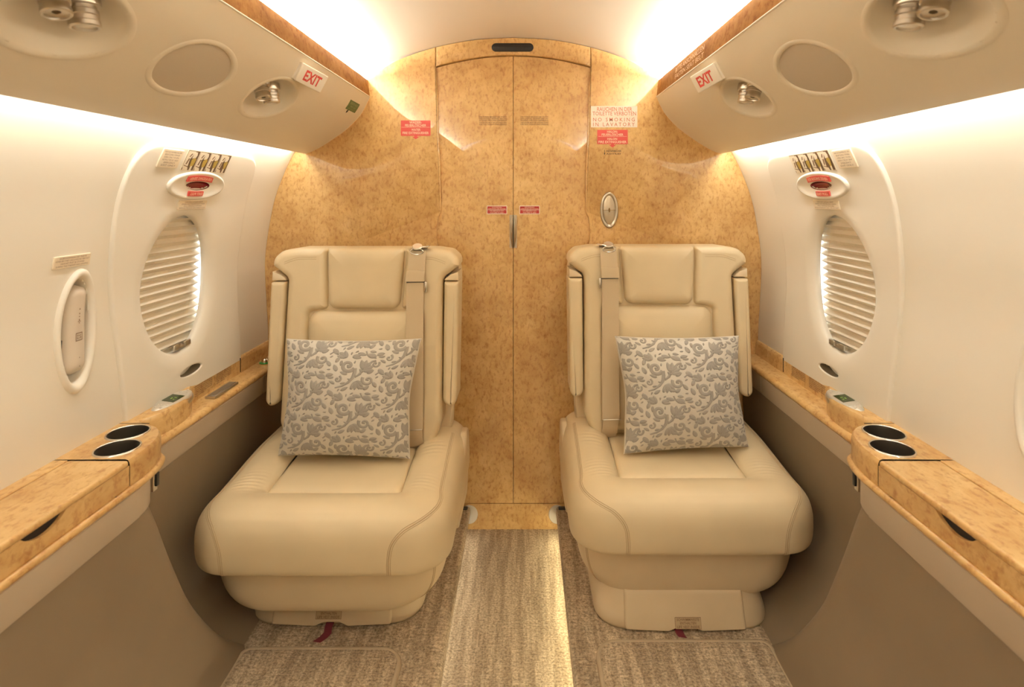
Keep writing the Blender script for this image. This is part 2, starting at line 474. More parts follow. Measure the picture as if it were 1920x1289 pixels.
for s, nm in ((-1, 'door_1'), (1, 'door_2')):
    hx2 = lin(.0006, .2725, 12)
    poly = [Vector((s*x, 1.6335+.0405*(1-(x/.2715)**2)-.0015)) for x in hx2]+[Vector((s*(p.x+.004), p.y)) for p in EDG[1:-1]]+[Vector((s*.27, .0925)), Vector((s*.0006, .0925))]
    V, F = plate(poly, [(.0008, 0), (0, -.0012), (0, -.016)], ybk(2.011))
    d = obj(nm, V, F, M_WOOD, sharp=30, kind='structure')
    # pull: flat nickel backplate and half of a lens shaped grip
    V, F = plate([Vector((s*x, z)) for x, z in ((.0008, .995), (.0128, .995), (.0128, 1.1115), (.0008, 1.1115))], [(.0006, .0022), (0, .0014), (0, 0)], ybk(2.011))
    obj('door_plate', V, F, M_METAL, d, sharp=30)
    pr = []
    loops = []
    for t in lin(.02, .98, 25):
        w = .0098*math.sin(PI*t)**.6+.0005; hgt = .010*math.sin(PI*t)**.7+.002; z = .994+.119*t
        loops.append([Vector((s*(.0010+w*a), 2.0088-hgt*b, z)) for a, b in ((0, 0), (0, .75), (.3, 1), (.7, .8), (.95, .4), (1, 0))])
    V, F = loft(loops, True, True, True)
    obj('handle', V, F, M_METAL, d, sharp=60)
V, F = box((0, 2.017, .0445), (.30, .006, .0455), .0008, 1)
obj('baseboard_rear', V, F, M_WOOD, smooth=False, kind='structure')

# ------------------------------------------------------------------ raised seat platforms either side of the sunken aisle
for s, nm in ((-1, 'floor_left'), (1, 'floor_right')):
    e = .150
    pr = [(.66, .0), (.172, .0), (.172, .05), (.158, .050), (.1535, .052), (e+.001, .060), (e, .070), (e+.0008, .078), (e+.004, .0835), (e+.009, .086), (.66, .086)]
    P = [(x, z) for x, z in pr]
    V, F = grid(lambda u, y: (s*P[int(u)][0], y, P[int(u)][1]), list(range(len(P))), [YF+.01, 0, 1.0, 1.9985])
    obj(nm, V, F, M_CARP, sharp=50, kind='structure')
# ------------------------------------------------------------------ emergency exit hatches with their windows
OUTL = [(1.290, .655), (1.278, .672), (1.262, .85), (1.233, 1.055), (1.2255, 1.125), (1.221, 1.21), (1.229, 1.262), (1.255, 1.290), (1.31, 1.301), (1.45, 1.302), (1.6, 1.301),
        (1.705, 1.298), (1.752, 1.283), (1.773, 1.252), (1.790, 1.135), (1.797, .99), (1.795, .86), (1.794, .672), (1.785, .655)]
OUTC = catmull(OUTL[1:-1], 8)+[Vector((1.794, .645)), Vector((1.28, .645))]
NA = 360
def ray_poly(c, ang, poly):
    d = Vector((math.cos(ang), math.sin(ang))); best = 9
    for i in range(len(poly)):
        a = poly[i-1]-Vector(c); b = poly[i]-Vector(c); e = b-a
        den = d.x*e.y-d.y*e.x
        if abs(den) < 1e-12: continue
        t = (a.x*e.y-a.y*e.x)/den; u = (a.x*d.y-a.y*d.x)/den
        if t > 0 and -1e-9 <= u <= 1+1e-9: best = min(best, t)
    return best
ANG = [2*PI*k/NA for k in range(NA)]
OUTR = [ray_poly(WIN_C, a, OUTC) for a in ANG]
def ell_r(a, A, B): return 1/math.sqrt((math.cos(a)/A)**2+(math.sin(a)/B)**2)

def hatch(s):
    side = 'left' if s < 0 else 'right'
    root = thing('exit_hatch', f'cream overwing emergency exit panel with oval window in the {side} cabin wall', 'hatch', (s*.86, 1.5, .67))
    loops = []; offs = []
    for da, off in ((-.0005, -.014), (-.0003, -.010), (.0, -.006), (.0012, -.002), (.005, .0015), (.012, .0042), (.020, .0066), (.030, .0084), (.040, .0092)):
        loops.append([ell_r(a, WIN_A+da, WIN_B+da) for a in ANG]); offs.append(off)
    r0 = loops[-1]
    for t in lin(0, 1, 44)[1:]:
        loops.append([r0[i]+(OUTR[i]-.007-r0[i])*t for i in range(NA)]); offs.append(.0092)
    for d, off in ((.0035, .0088), (.001, .007), (0, .004), (0, -.003)):
        loops.append([OUTR[i]-d for i in range(NA)]); offs.append(off)
    V = []; F = []
    for l, off in zip(loops, offs):
        V += [wallp(s, WIN_C[0]+l[i]*math.cos(ANG[i]), WIN_C[1]+l[i]*math.sin(ANG[i]), off) for i in range(NA)]
    for j in range(len(loops)-1):
        for i in range(NA):
            i2 = (i+1) % NA
            c = sum((V[k] for k in (j*NA+i, j*NA+i2, (j+1)*NA+i)), Vector())/3
            if j > 8 and (in_ell(c.y, c.z, (1.526, .711), .0515, .0135) or in_ell(c.y, c.z, (1.489, 1.210), .055, .0125)): continue
            F.append((j*NA+i, j*NA+i2, (j+1)*NA+i2, (j+1)*NA+i))
    obj('shell', V, F, M_WALL, root, sharp=None)
    B = .0092
    def put(y, z, h): return wallp(s, y, z, B+h)
    # finger slot under the window: lip and hollow
    def slot(a, b, h): return [put(p.x, p.y, h) for p in ellipse(a, b, 48, (1.526, .711))]
    V, F = loft([slot(.0565, .0185, .0002), slot(.051, .0140, .0004), slot(.0495, .0125, .0000), slot(.048, .0115, -.003)])
    fs = obj('finger_slot', V, F, M_WALL, root, sharp=None)
    V, F = loft([slot(.0481, .0116, -.0028), slot(.047, .011, -.03), slot(.02, .004, -.032)], True, False, True)
    obj('hollow', V, F, M_SLOT, fs, sharp=40)
    # pull handle bezel, wine red cup, labels
    C = (1.489, 1.209)
    def be(a, b, h): return [put(p.x, p.y, h) for p in ellipse(a, b, 64, C)]
    V, F = loft([be(.127, .0375, -.001), be(.1265, .037, .003), be(.123, .035, .0058), be(.117, .032, .0062), be(.108, .028, .0048), be(.08, .02, .0036), be(.060, .0145, .0034), be(.0535, .0115, .0022)])
    bz = obj('handle_bezel', V, F, M_WALL, root, sharp=None)
    V, F = loft([be(.0535, .0115, .0022), be(.052, .0107, .000), be(.047, .009, -.004), be(.02, .003, -.006)], True, False, True)
    obj('pull_cup', V, F, M_WINE, bz, sharp=None, label='wine red pull cup inside the oval bezel')
    def rp(cy, cz, w, hh, curve):
        def f(x, z, h):            # label bent along the bezel
            yy = cy+x*-s*-1*(1 if s < 0 else -1)
            return put(yy, cz+z-curve*x*x, h)
        return f
    f1 = rp(1.483, 1.2300, .112, .011, 1.2)
    V, F = loft([[f1(p[0], p[1], .0072) for p in resample(rect(.112, .0135, .001), .006)], [f1(p[0], p[1], .0030) for p in resample(rect(.112, .0135, .001), .006)]], True, True)
    lab = obj('label', V, F, M_RED, bz, sharp=30, label='red strip with white German lettering')
    fx = lambda x, z, h: f1(x, z, h)
    lettering([('FÜR AUSGANG ZIEHEN', -.048, .048, -.0036, .0072)], fx, M_INKL, bz, .0077, .004)
    f2 = rp(1.484, 1.1885, .07, .011, -.8)
    V, F = loft([[f2(p[0], p[1], .0072) for p in resample(rect(.066, .0125, .001), .006)], [f2(p[0], p[1], .0030) for p in resample(rect(.066, .0125, .001), .006)]], True, True)
    obj('label', V, F, M_RED, bz, sharp=30, label='red strip reading EXIT PULL')
    lettering([('EXIT PULL', -.027, .027, -.0034, .0070)], lambda x, z, h: f2(x, z, h), M_INKL, bz, .0077, .004)
    return root

def wput(s, cy, cz, base=.0):
    """flat label coordinates on the wall: x reads left to right for someone inside the cabin"""
    k = 1 if s < 0 else -1
    return lambda x, z, h: wallp(s, cy+k*x, cz+z, base+h)

def placard(s, cy, cz, w, hh, lines, label, base, ink=None, thick=.003):
    f = wput(s, cy, cz, base)
    pl = thing('placard', label, 'placard', f(0, -hh/2, 0))
    P = resample(rect(w, hh, .0015, 2), .02)
    V, F = plate(P, [(.0006, thick), (0, thick-.0006), (0, 0)], f)
    obj('plate', V, F, M_PLACARD, pl, sharp=30)
    n = len(lines); ls = []
    step = (hh*.86)/n
    for i, (t, fr) in enumerate(lines):
        ls.append((t, -w*.46*fr, w*.46*fr, hh*.43-step*(i+.8), step*.62))
    lettering(ls, f, ink or M_INKB, pl, thick+.0003, .0)
    return pl

def pictocard(s, cy, cz, w, hh):
    side = 'left' if s < 0 else 'right'
    f = wput(s, cy, cz, .0092)
    root = thing('safety_card', f'brown and cream four picture exit opening card on the {side} hatch', 'placard', f(0, -hh/2, 0))
    V, F = plate(resample(rect(w, hh, .001, 2), .02), [(0, .0012), (0, 0)], f); obj('backing', V, F, M_SKINT, root, smooth=False)
    for k in range(4):
        x0 = -w/2+w*.012+k*w*.247; x1 = x0+w*.235
        def R(ax, ay, bx, by): return ax, ay, bx, by
        def g(px, pz): return (x0+(x1-x0)*px, -hh*.46+hh*.92*pz)
        def pol(pts, mt, h, name):
            q = resample([Vector(g(*p)) for p in pts], .012)
            V = [f(p[0], p[1], h) for p in q]
            return obj(name, V, [tuple(range(len(V)))], mt, root, smooth=False, recalc=False)
        pol([(0, 0), (1, 0), (1, 1), (0, 1)], M_PICB, .0016, 'picture')
        mb = MB()
        def bits(polys, mt, h, name):
            mb = MB()
            for pts in polys:
                q = [Vector(g(*p)) for p in pts]; mb.add([f(p[0], p[1], h) for p in q], [tuple(range(len(q)))])
            return obj(name, mb.v, mb.f, mt, root, smooth=False, recalc=False)
        dx = (.0, .02, .05, .12)[k]
        bits([[(0, .12), (.42-dx, .12), (.36, .55), (.62, .98), (0, .98)], [(.5, .62), (.8, .62), (.86, .8), (.78, .95), (.55, .95)], [(.05, 0), (.5, 0), (.45, .14), (.05, .2)], [(.62, 0), (.8, 0), (.8, .3), (.66, .35)]], M_SKINT, .0019, 'cream_shapes')
        bits([[(.56+dx, .2), (.84, .25), (.9, .6), (.74, .66), (.52, .55)]], M_PICY, .0022, 'ochre_figure')
        bits([[(.14, .3), (.26, .3), (.34, .6), (.22, .6)], [(.2, .68), (.3, .68), (.42, .85), (.32, .86)], [(.05, .22), (.4, .16), (.4, .2), (.05, .26)]], M_INKB, .0022, 'ink_lines')
    return root

def window(s, idx):
    side = 'left' if s < 0 else 'right'
    loops = []
    root = obj(f'window_{idx}', *loft([[wallp(s, WIN_C[0]+ell_r(a, WIN_A+da, WIN_B+da)*math.cos(a), WIN_C[1]+ell_r(a, WIN_A+da, WIN_B+da)*math.sin(a), off) for a in ANG[::3]]
               for da, off in ((-.0005, -.014), (.075, -.015), (.110, -.052), (.112, -.054))]), M_WALL, None, sharp=40, kind='structure')
    e = ellipse(WIN_A-.0006, WIN_B-.0006, 72, WIN_C)
    V = [wallp(s, p.x, p.y, -.0115) for p in e]
    obj('pane', V, [tuple(range(len(V)))], M_GLASS, root, smooth=False)
    e = ellipse(WIN_A+.108, WIN_B+.108, 72, WIN_C)
    V = [wallp(s, p.x, p.y, -.053) for p in e]
    obj('pane', V, [tuple(range(len(V)))], M_GLASS, root, smooth=False)
    # pleated blind, one fold after another, hanging inside the frame, its aft edge short of the frame
    bl = thing('pleated_blind', f'lowered beige pleated blind in the oval window of the {side} wall', 'blind', wallp(s, 1.49, .77, -.06))
    pitch = .0207; y0, y1 = WIN_C[0]-WIN_A-.012, WIN_C[0]+WIN_A-.006
    k = 0; z = .757
    xb = wx(.9)+.066
    while z < 1.135:
        za, zb = z, z+pitch
        def xs(zz): return wx(zz)+.0225
        ys = lin(y0, y1, 3)
        V = []
        for zz, dx in ((za, .008), (za+pitch*.5, -.008), (zb, .008)):
            V += [(s*(xs(zz)+dx), y, zz) for y in lin(y0, y1, 3)]
        F = [(0, 1, 4, 3), (1, 2, 5, 4), (3, 4, 7, 6), (4, 5, 8, 7)]
        obj('pleat', V, F, M_BLIND, bl, smooth=False, recalc=False)
        z += pitch
    # silver pull tab at the foot of the blind
    zt = .781
    V, F = box(wallp(s, 1.505, zt, -.006), (.006, .028, .004), .002, 2)
    o = obj('pull_tab', V, F, M_METAL, bl)
    V, F = box(wallp(s, 1.482, zt+.004, .000), (.004, .013, .007), .002, 2); obj('tab_wing', V, F, M_METAL, o)
    V, F = box(wallp(s, 1.528, zt+.004, .000), (.004, .013, .007), .002, 2); obj('tab_wing', V, F, M_METAL, o)
    return root

EXIT_TXT = [('NUR AUF ANWEISUNG DER', .9), ('BESATZUNG ÖFFNEN', .8), ('OPEN ONLY WHEN', .8), ('INSTRUCTED BY CREW', .85), ('EMERGENCY', .6), ('EXIT ONLY', .75)]
LOW_TXT = [('VOR DEM ÖFFNEN GRIFF', .7), ('ZIEHEN UND FENSTER NACH INNEN', .9), ('PULL HANDLE INWARD', .7), ('REMOVE WINDOW AND THROW OUT', 1)]
for s, nm in ((-1, 'left'), (1, 'right')):
    hatch(s); window(s, 1 if s < 0 else 2)
    pictocard(s, 1.492, 1.271, .205, .052)
    placard(s, 1.334, 1.2705, .076, .043, EXIT_TXT, f'cream engraved text plate beside the picture card on the {nm} hatch', .0092)
    placard(s, 1.493, 1.158, .125, .024, LOW_TXT, f'narrow cream text plate under the exit pull on the {nm} hatch', .0092)
placard(-1, 1.1325, 1.049, .092, .024, [('SAUERSTOFFMASKEN UND TELEFON', .8), ('HÖRER BEI START UND LANDUNG VERSTAUT', 1), ('HANDSET MUST BE STOWED', .7), ('DURING TAXI TAKEOFF AND LANDING', .95)],
        'cream text plate on the left wall above the handset recess', .0)

# oval handset recesses
def recess(s, cy, cz, ang, with_phone):
    side = 'left' if s < 0 else 'right'
    def L(a, b, off, dy=0, dz=0): return [wallp(s, p.x, p.y, off) for p in ellipse(a, b, 64, (cy+dy, cz+dz), ang)]
    root = thing('handset_recess', f'cream oval recessed cradle let into the {side} wall' + (' below the text plate' if with_phone else ' ahead of the cup holders'), 'cradle', wallp(s, cy, cz-.12, 0))
    V, F = loft([L(.052, .126, -.001), L(.0515, .125, .004), L(.049, .121, .008), L(.044, .115, .0085), L(.040, .109, .005), L(.0375, .104, -.002), L(.037, .1025, -.012), L(.036, .101, -.026), L(.02, .08, -.028)], True, False, True)
    obj('bezel', V, F, M_WALL, root, sharp=None)
    if with_phone:
        # handset: rounded bar lying in the cradle
        ph = thing('handset', 'warm grey telephone handset clipped in the oval cradle of the left wall', 'telephone', wallp(s, cy, cz-.1, -.03))
        loops = []
        for t in lin(0, 1, 26):
            zz = cz-.088+.178*t
            w = .0290*(1-.10*t)*min(1, (max(0, 1-((t-.5)/.5)**8))**.5+.05); d = .018*min(1, (max(0, 1-((t-.5)/.5)**8))**.5+.1)
            base = wallp(s, cy-.012*0+(zz-cz)*-math.tan(ang)+.003, zz, -.012)
            loops.append([base+Vector((-s*(d*math.sin(a) if math.sin(a) > 0 else .3*d*math.sin(a)), w*math.cos(a)*abs(math.cos(a))**-.35 if abs(math.cos(a)) > 1e-4 else 0, 0)) for a in [2*PI*k/20 for k in range(20)]])
        V, F = loft(loops, True, True, True)
        obj('body', V, F, M_PHONE, ph, sharp=50)
        def pf(x, z, h):
            zz = cz+z; return wallp(s, cy+(zz-cz)*-math.tan(ang)+.003+x, zz, -.012+.0185+h)
        # square emblem on the handset back, arrow and keys
        mb = MB()
        for (a, b, c, d) in ((-.0085, -.021, .0085, -.0195), (-.0085, -.006, .0085, -.0045), (-.0085, -.021, -.0072, -.0045), (.0072, -.021, .0085, -.0045)):
            mb.add([pf(a, b, .0006), pf(c, b, .0006), pf(c, d, .0006), pf(a, d, .0006)], [(0, 1, 2, 3)])
        mb.add([pf(-.002, .042, .0006), pf(.002, .042, .0006), pf(0, .046, .0006)], [(0, 1, 2)])
        for dx, dz, w, h in ((0, .034, .0012, .003), (0, .028, .0012, .002), (0, .018, .004, .0012), (0, .021, .0012, .004), (0, .015, .0012, .002), (.001, -.055, .0008, .002), (.001, -.072, .0008, .002)):
            mb.add([pf(dx-w, dz-h/2, .0006), pf(dx+w, dz-h/2, .0006), pf(dx+w, dz+h/2, .0006), pf(dx-w, dz+h/2, .0006)], [(0, 1, 2, 3)])
        obj('key_marks', mb.v, mb.f, M_INKB, ph, smooth=False, recalc=False)
        lettering([('Z', -.0055, -.001, -.0165, .008), ('S', .0008, .0055, -.0165, .008)], pf, M_INKB, ph, .0006)
        V, F = box(wallp(s, cy-.024, cz-.025, -.012), (.006, .004, .012), .001, 1); obj('clip', V, F, M_BLACK, ph)
        V, F = box(wallp(s, cy+.026, cz-.078, -.016), (.008, .006, .010), .001, 1); obj('clip', V, F, M_BLACK, ph)
    return root
recess(-1, 1.154, .905, -.055, True)
recess(1, .908, .86, .055, False)

# ------------------------------------------------------------------ overhead service panels
def overhead(s):
    side = 'left' if s < 0 else 'right'
    root = thing('overhead_panel', f'long cream overhead service panel with wood fascia along the {side} side', 'service panel', (s*.62, CY, 1.33))
    ys = lin(YF+.01, .6, 60)[:-1]+lin(.6, 1.55, 150)[:-1]+lin(1.55, 1.9995, 20)
    ts = lin(0, PLEN, 48)
    V, F = grid(lambda y, t: panp(s, y, t), ys, ts, keep=lambda y, t: not any(((y-c)/CE)**2+(t-CT)**2 < (CR-.004)**2 for c in CIRC))
    # back lip
    n0 = len(V)
    V2, F2 = grid(lambda y, t: panp(s, y, PLEN, -t) if t > 0 else panp(s, y, PLEN), ys, [0, .004, .012])
    V += V2; F += [tuple(i+n0 for i in f) for f in F2]
    obj('panel_skin', V, F, M_BIN, root, sharp=60)
    # fascia: wood strip standing on the panel's upper edge
    pr = [(.509, 1.527), (.5045, 1.526), (.5045, 1.531), (.5075, 1.56), (.5105, 1.583), (.5125, 1.5868), (.5165, 1.5868), (.518, 1.583), (.516, 1.527)]
    V, F = grid(lambda u, y: (s*pr[int(u)][0], y, pr[int(u)][1]), list(range(len(pr))), [YF+.01, .5, 1.2, 1.9995])
    obj('fascia', V, F, M_WOODD, root, sharp=50)
    # pale edge bead between fascia and panel
    path = [panp(s, y, .0, -.0005) for y in (YF+.01, .5, 1.2, 1.996)]
    V, F = tube(path, .0022, 6); obj('edge_bead', V, F, M_BIN, root)
    def C(y, r, off, dt=0): return [panp(s, y+CE*r*math.cos(a), CT+dt+r*math.sin(a), off) for a in [2*PI*k/64 for k in range(64)]]
    for i, y in enumerate(CIRC):
        if i == 1:
            V, F = loft([C(y, CR+.004, -.0005), C(y, CR+.002, .0012), C(y, CR-.003, .0014), C(y, CR-.006, .000), C(y, CR-.007, -.006)])
            sp = obj('speaker_bezel', V, F, M_BIN, root, sharp=None)
            V, F = loft([C(y, CR-.0068, -.004), C(y, CR-.025, -.0035), C(y, .02, -.003)], True, False, True)
            obj('speaker_grille', V, F, M_SPK, sp, sharp=None, label='grey beige cloth speaker grille')
        else:
            def D(r, depth, dy=0, dt=0):
                return [panp(s, y+dy+CE*r*math.cos(a), CT+dt+r*math.sin(a), -depth) for a in [2*PI*k/64 for k in range(64)]]
            V, F = loft([D(CR+.004, .0005), D(CR+.001, -.0015), D(CR-.004, -.0015), D(CR-.008, .003), D(CR-.016, .018), D(CR-.028, .028), D(CR-.040, .033), D(.012, .036)], True, False, True)
            bw = obj('recess_dish', V, F, M_BIN, root, sharp=None)
            up_n = (panp(s, y, CT, .1)-panp(s, y, CT, 0)).normalized()       # into the cabin
            down = Vector((0, 0, -1))
            def nozzle(nm, dy, dt, tiltv, rr, kind):
                base = panp(s, y+dy, CT+dt, -.034)
                ax = (up_n*.25+Vector(tiltv)).normalized()
                xa = Vector((0, 1, 0)).cross(ax).normalized(); ya = ax.cross(xa)
                Mx = Matrix.Translation(base-ax*.012) @ Matrix((xa, ya, ax)).transposed().to_4x4()
                V, F = lathe([(.0, 0), (rr*1.25, 0.004), (rr*1.28, .016), (rr*1.22, .020), (rr*.9, .021)], 36, Mx); sk = obj(nm, V, F, M_METAL, root, sharp=35)
                pr = [(rr*.95, .016), (rr*.95, .026), (rr*1.05, .0275), (rr*1.05, .034), (rr*.98, .0355), (rr*.98, .042), (rr*1.04, .0435), (rr*1.04, .0495), (rr*.96, .051), (rr*.82, .051), (rr*.78, .048)]
                V, F = lathe(pr, 36, Mx); obj('barrel', V, F, M_METAL, sk, sharp=35)
                if kind: V, F = lathe([(rr*.79, .048), (rr*.4, .0495), (0, .050)], 36, Mx); obj('lens', V, F, M_LENS, sk, sharp=None)
                else:
                    V, F = lathe([(rr*.79, .048), (rr*.3, .047), (rr*.28, .040), (0, .038)], 36, Mx); obj('outlet', V, F, M_METAL, sk, sharp=40)
            sh_ = (.012, -.010) if i == 0 else (0, 0)
            nozzle('reading_light', .020+sh_[0], -.014+sh_[1], (0, .0, -.9), .0185, True)
            nozzle('air_outlet', -.030+sh_[0], -.014+sh_[1], (-s*.12, -.12, -.8), .017, False)
    return root
for s in (-1, 1): overhead(s)

def pput(s, cy, ct, base=0):
    k = 1 if s < 0 else -1
    return lambda x, z, h: panp(s, cy+k*x, ct-z, base+h)
# EXIT signs: wedge shaped boxes on the service panels
def exit_sign(s):
    side = 'left' if s < 0 else 'right'
    cy, ct = 1.437, .043
    k = 1 if s < 0 else -1
    root = thing('exit_sign', f'small white box sign with red EXIT lettering on the {side} service panel', 'sign', panp(s, cy, ct, 0))
    o = panp(s, cy, ct, 0); n = (panp(s, cy, ct, .1)-o).normalized(); dn = (panp(s, cy, ct+.01)-panp(s, cy, ct-.01)).normalized()
    fwd = Vector((0, 1, 0))
    # local frame: face turned a little towards the front of the cabin
    N = (n*.90+fwd*-.43).normalized(); X = (fwd-N*fwd.dot(N)).normalized(); U = -(dn-N*dn.dot(N)).normalized()
    c = o+n*.026
    Mx = Matrix((X, U, N)).transposed()
    V, F = box((0, 0, 0), (.044, .024, .0045), .003, 3); V = [Mx @ v+c for v in V]
    obj('face', V, F, M_WHITE, root, sharp=40)
    # body behind the face down to the panel
    hw, hh = .042, .0225
    top = [c+X*a*hw+U*b*hh-N*.003 for a, b in ((-1, -1), (1, -1), (1, 1), (-1, 1))]
    bot = [o+fwd*a*hw*.96-dn*b*hh-n*.001 for a, b in ((-1, -1), (1, -1), (1, 1), (-1, 1))]
    V, F = loft([top, bot], True, True, True); obj('housing', V, F, M_WHITE, root, smooth=False)
    f = lambda x, z, h: c+X*x*k+U*z+N*h
    lettering([('EXIT', -.027, .027, -.013, .026)], f, M_RED, root, .0050, .030)
for s in (-1, 1): exit_sign(s)
f = pput(-1, 1.885, .058, .0)
gs = thing('green_sticker', 'small green square sticker at the aft end of the left service panel', 'sticker', f(0, -.015, 0))
V, F = plate(resample(rect(.098, .034, .0005, 1), .01), [(0, .0012), (0, 0)], f); obj('sheet', V, F, M_GREEN, gs, smooth=False)
V, F = plate([Vector(p) for p in ((-.024, -.017), (-.016, -.017), (-.016, -.022), (-.013, -.022), (-.020, -.029), (-.027, -.022), (-.024, -.022))], [(0, .0012), (0, 0)], f); obj('arrow', V, F, M_INK, gs, smooth=False)
lettering([('ERSTE HILFE', -.038, .038, .004, .008), ('FIRST AID', -.025, .03, -.006, .006), ('KIT INSIDE', -.038, .038, -.0145, .006)], f, mat('pale_green_ink', (.30, .34, .18), .6), gs, .0016)
# clear sticker with pale lettering on the starboard fascia
def fas(x, z, h): return Vector((.5045-.0005+ (z+.025)/.05*.005*1.0-h+.0015, 1.62-x, 1.556+z))
cs = thing('clear_sticker', 'clear strip with pale lettering on the wood fascia above the right EXIT sign', 'sticker', (.503, 1.6, 1.535))
lettering([('BITTE ANSCHNALLEN', -.14, .14, .004, .014), ('FASTEN SEAT BELT', -.14, .14, -.016, .014)], fas, mat('pale_wood_ink', (.72, .45, .24), .5), cs, .002)

# ------------------------------------------------------------------ labels on the rear bulkhead
def bput(cx, cz, y): return lambda x, z, h: Vector((cx+x, y-h, cz+z))
def blabel(name, label, cx, cz, w, h, mt, y=2.0, extra=None):
    f = bput(cx, cz, y); root = thing(name, label, 'label', f(0, -h/2, 0))
    V, F = plate(rect(w, h, .0006, 1), [(0, .0010), (0, 0)], f); sh = obj('sheet', V, F, mt, root, smooth=False)
    return root, f
def arrow_down(root, f, z, mt, w=.013):
    V, F = plate([Vector(p) for p in ((-w*.4, z), (w*.4, z), (w*.4, z-.003), (w, z-.003), (0, z-.012), (-w, z-.003), (-w*.4, z-.003))], [(0, .0010), (0, 0)], f)
    obj('arrow', V, F, mt, root, smooth=False)
def rule(root, f, w, z, mt, t=.0008):
    V = [f(a, b, .0014) for a, b in ((-w/2, z-t/2), (w/2, z-t/2), (w/2, z+t/2), (-w/2, z+t/2))]
    obj('rule', V, [(0, 1, 2, 3)], mt, root, smooth=False, recalc=False)
r, f = blabel('extinguisher_label', 'red water fire extinguisher label on the left bulkhead panel', -.3425, 1.417, .104, .054, M_RED)
arrow_down(r, f, -.027, M_RED); rule(r, f, .1, .003, M_INKL)
lettering([('WASSER-', -.022, .022, .016, .0085), ('FEUERLÖSCHER', -.037, .037, .0055, .0085), ('WATER', -.015, .017, -.0095, .0078), ('FIRE EXTINGUISHER', -.046, .046, -.021, .0085)], f, M_INKL, r, .0014, .012)
r, f = blabel('smoking_sign', 'white no smoking in lavatory sign with red lettering on the bulkhead', .3548, 1.4573, .163, .075, M_WHITE)
rule(r, f, .15, .001, M_INKL)
lettering([('RAUCHEN IN DER', -.060, .063, .020, .0135), ('TOILETTE VERBOTEN', -.076, .077, .0045, .0135)], f, M_INKR, r, .0014, .008)
lettering([('NO SMOKING', -.074, .072, -.0165, .0130), ('IN LAVATORY', -.074, .072, -.0335, .0130)], f, M_INKR, r, .0014, .006, 1.5, name='spaced_lettering')
r, f = blabel('extinguisher_label', 'red halon fire extinguisher label beneath the white no smoking sign', .349, 1.386, .107, .050, M_RED)
arrow_down(r, f, -.025, M_RED); rule(r, f, .1, .0015, M_INKL)
lettering([('HALON-', -.019, .019, .0145, .0080), ('FEUERLÖSCHER', -.038, .038, .0042, .0080), ('HALON', -.018, .016, -.0105, .0075), ('FIRE EXTINGUISHER', -.049, .049, -.0215, .0082)], f, M_INKL, r, .0014, .012)
f = bput(.349, 1.3325, 2.0)
r = thing('ashtray_marking', 'small black ashtray lettering with arrow under the halon label', 'label', f(0, -.008, 0))
lettering([('ASCHENBECHER', -.022, .031, .001, .0065), ('ASHTRAY', -.022, .031, -.0085, .0055)], f, M_INK, r, .0005, .012)
mb = MB(); mb.add([f(*p, .0006) for p in ((-.0285, -.004), (-.027, -.004), (-.027, .008), (-.0285, .008))], [(0, 1, 2, 3)]); mb.add([f(*p, .0006) for p in ((-.0277, -.0095), (-.025, -.0035), (-.0305, -.0035))], [(0, 1, 2)])
obj('arrow', mb.v, mb.f, M_INK, r, smooth=False, recalc=False)
DTXT = ['DIE TÜREN MÜSSEN BEI START', 'UND LANDUNG GEÖFFNET SEIN UND', 'IN DIESER STELLUNG VERRIEGELN', 'THE DOORS MUST BE LATCHED OPEN', 'FOR TAXI, TAKEOFF AND LANDING']
for s, nm in ((-1, 'left'), (1, 'right')):
    cx_ = -.0716 if s < 0 else .0746
    f = bput(cx_, 1.4465, 2.011); r = thing('door_notice', f'block of small brown print on the {nm} leaf of the lavatory door', 'label', f(0, -.016, 0))
    lettering([(t, -.0485, .0485, .0095-.0063*i-(.0015 if i > 2 else 0), .0044) for i, t in enumerate(DTXT)], f, M_INKB, r, .0006, .012)
    cx_ = -.0575 if s < 0 else .0578
    r, f = blabel('door_label', f'small red emergency label on the {nm} door leaf beside the handles', cx_, 1.1293, .072, .030, M_WHITE, 2.011)
    for dz in (.0066, -.0066):
        V, F = plate(rect(.0675, .0122, .0004, 1), [(0, .0014), (0, 0)], lambda x, z, h: f(x, z+dz, h)); obj('red_field', V, F, M_REDD, r, smooth=False)
    lettering([('NOTAUSGANG', -.017, .017, .0079, .0032), ('ZUM ÖFFNEN HIER DRÜCKEN', -.031, .031, .0021, .0034), ('FOR EMERGENCY EXIT', -.024, .024, -.0054, .0034), ('PUSH HERE TO OPEN', -.023, .023, -.0115, .0034)], f, M_INKL, r, .0018, .012)
# oval flush ashtray beside the door
f = bput(.337, 1.129, 2.0)
ash = thing('wall_ashtray', 'oval metal flush ashtray on the bulkhead right of the lavatory door', 'ashtray', f(0, -.06, 0))
E_ = lambda a, b, h: [f(p.x, p.y, h) for p in ellipse(a, b, 56)]
V, F = loft([E_(.0315, .0635, 0), E_(.031, .063, .005), E_(.028, .060, .007), E_(.0245, .055, .006), E_(.0215, .0505, .0015)]); obj('rim', V, F, M_METAL, ash, sharp=None)
def dish(x, z):
    q = 1-(x/.0215)**2-(z/.0505)**2; return .0015+.006*max(0, q)**.6
for a0, a1 in ((0.004, PI-.004), (PI+.004, 2*PI-.004)):
    loops = []
    for t in (1, .85, .65, .4, .15):
        loops.append([f(.0212*t*math.cos(a), .0500*t*math.sin(a)+(.0006 if a0 < 1 else -.0006), dish(.0212*t*math.cos(a), .05*t*math.sin(a))) for a in lin(a0, a1, 26)])
    V, F = loft(loops, False); obj('lid' if a0 < 1 else 'bowl', V, F, M_DULL, ash, sharp=None)
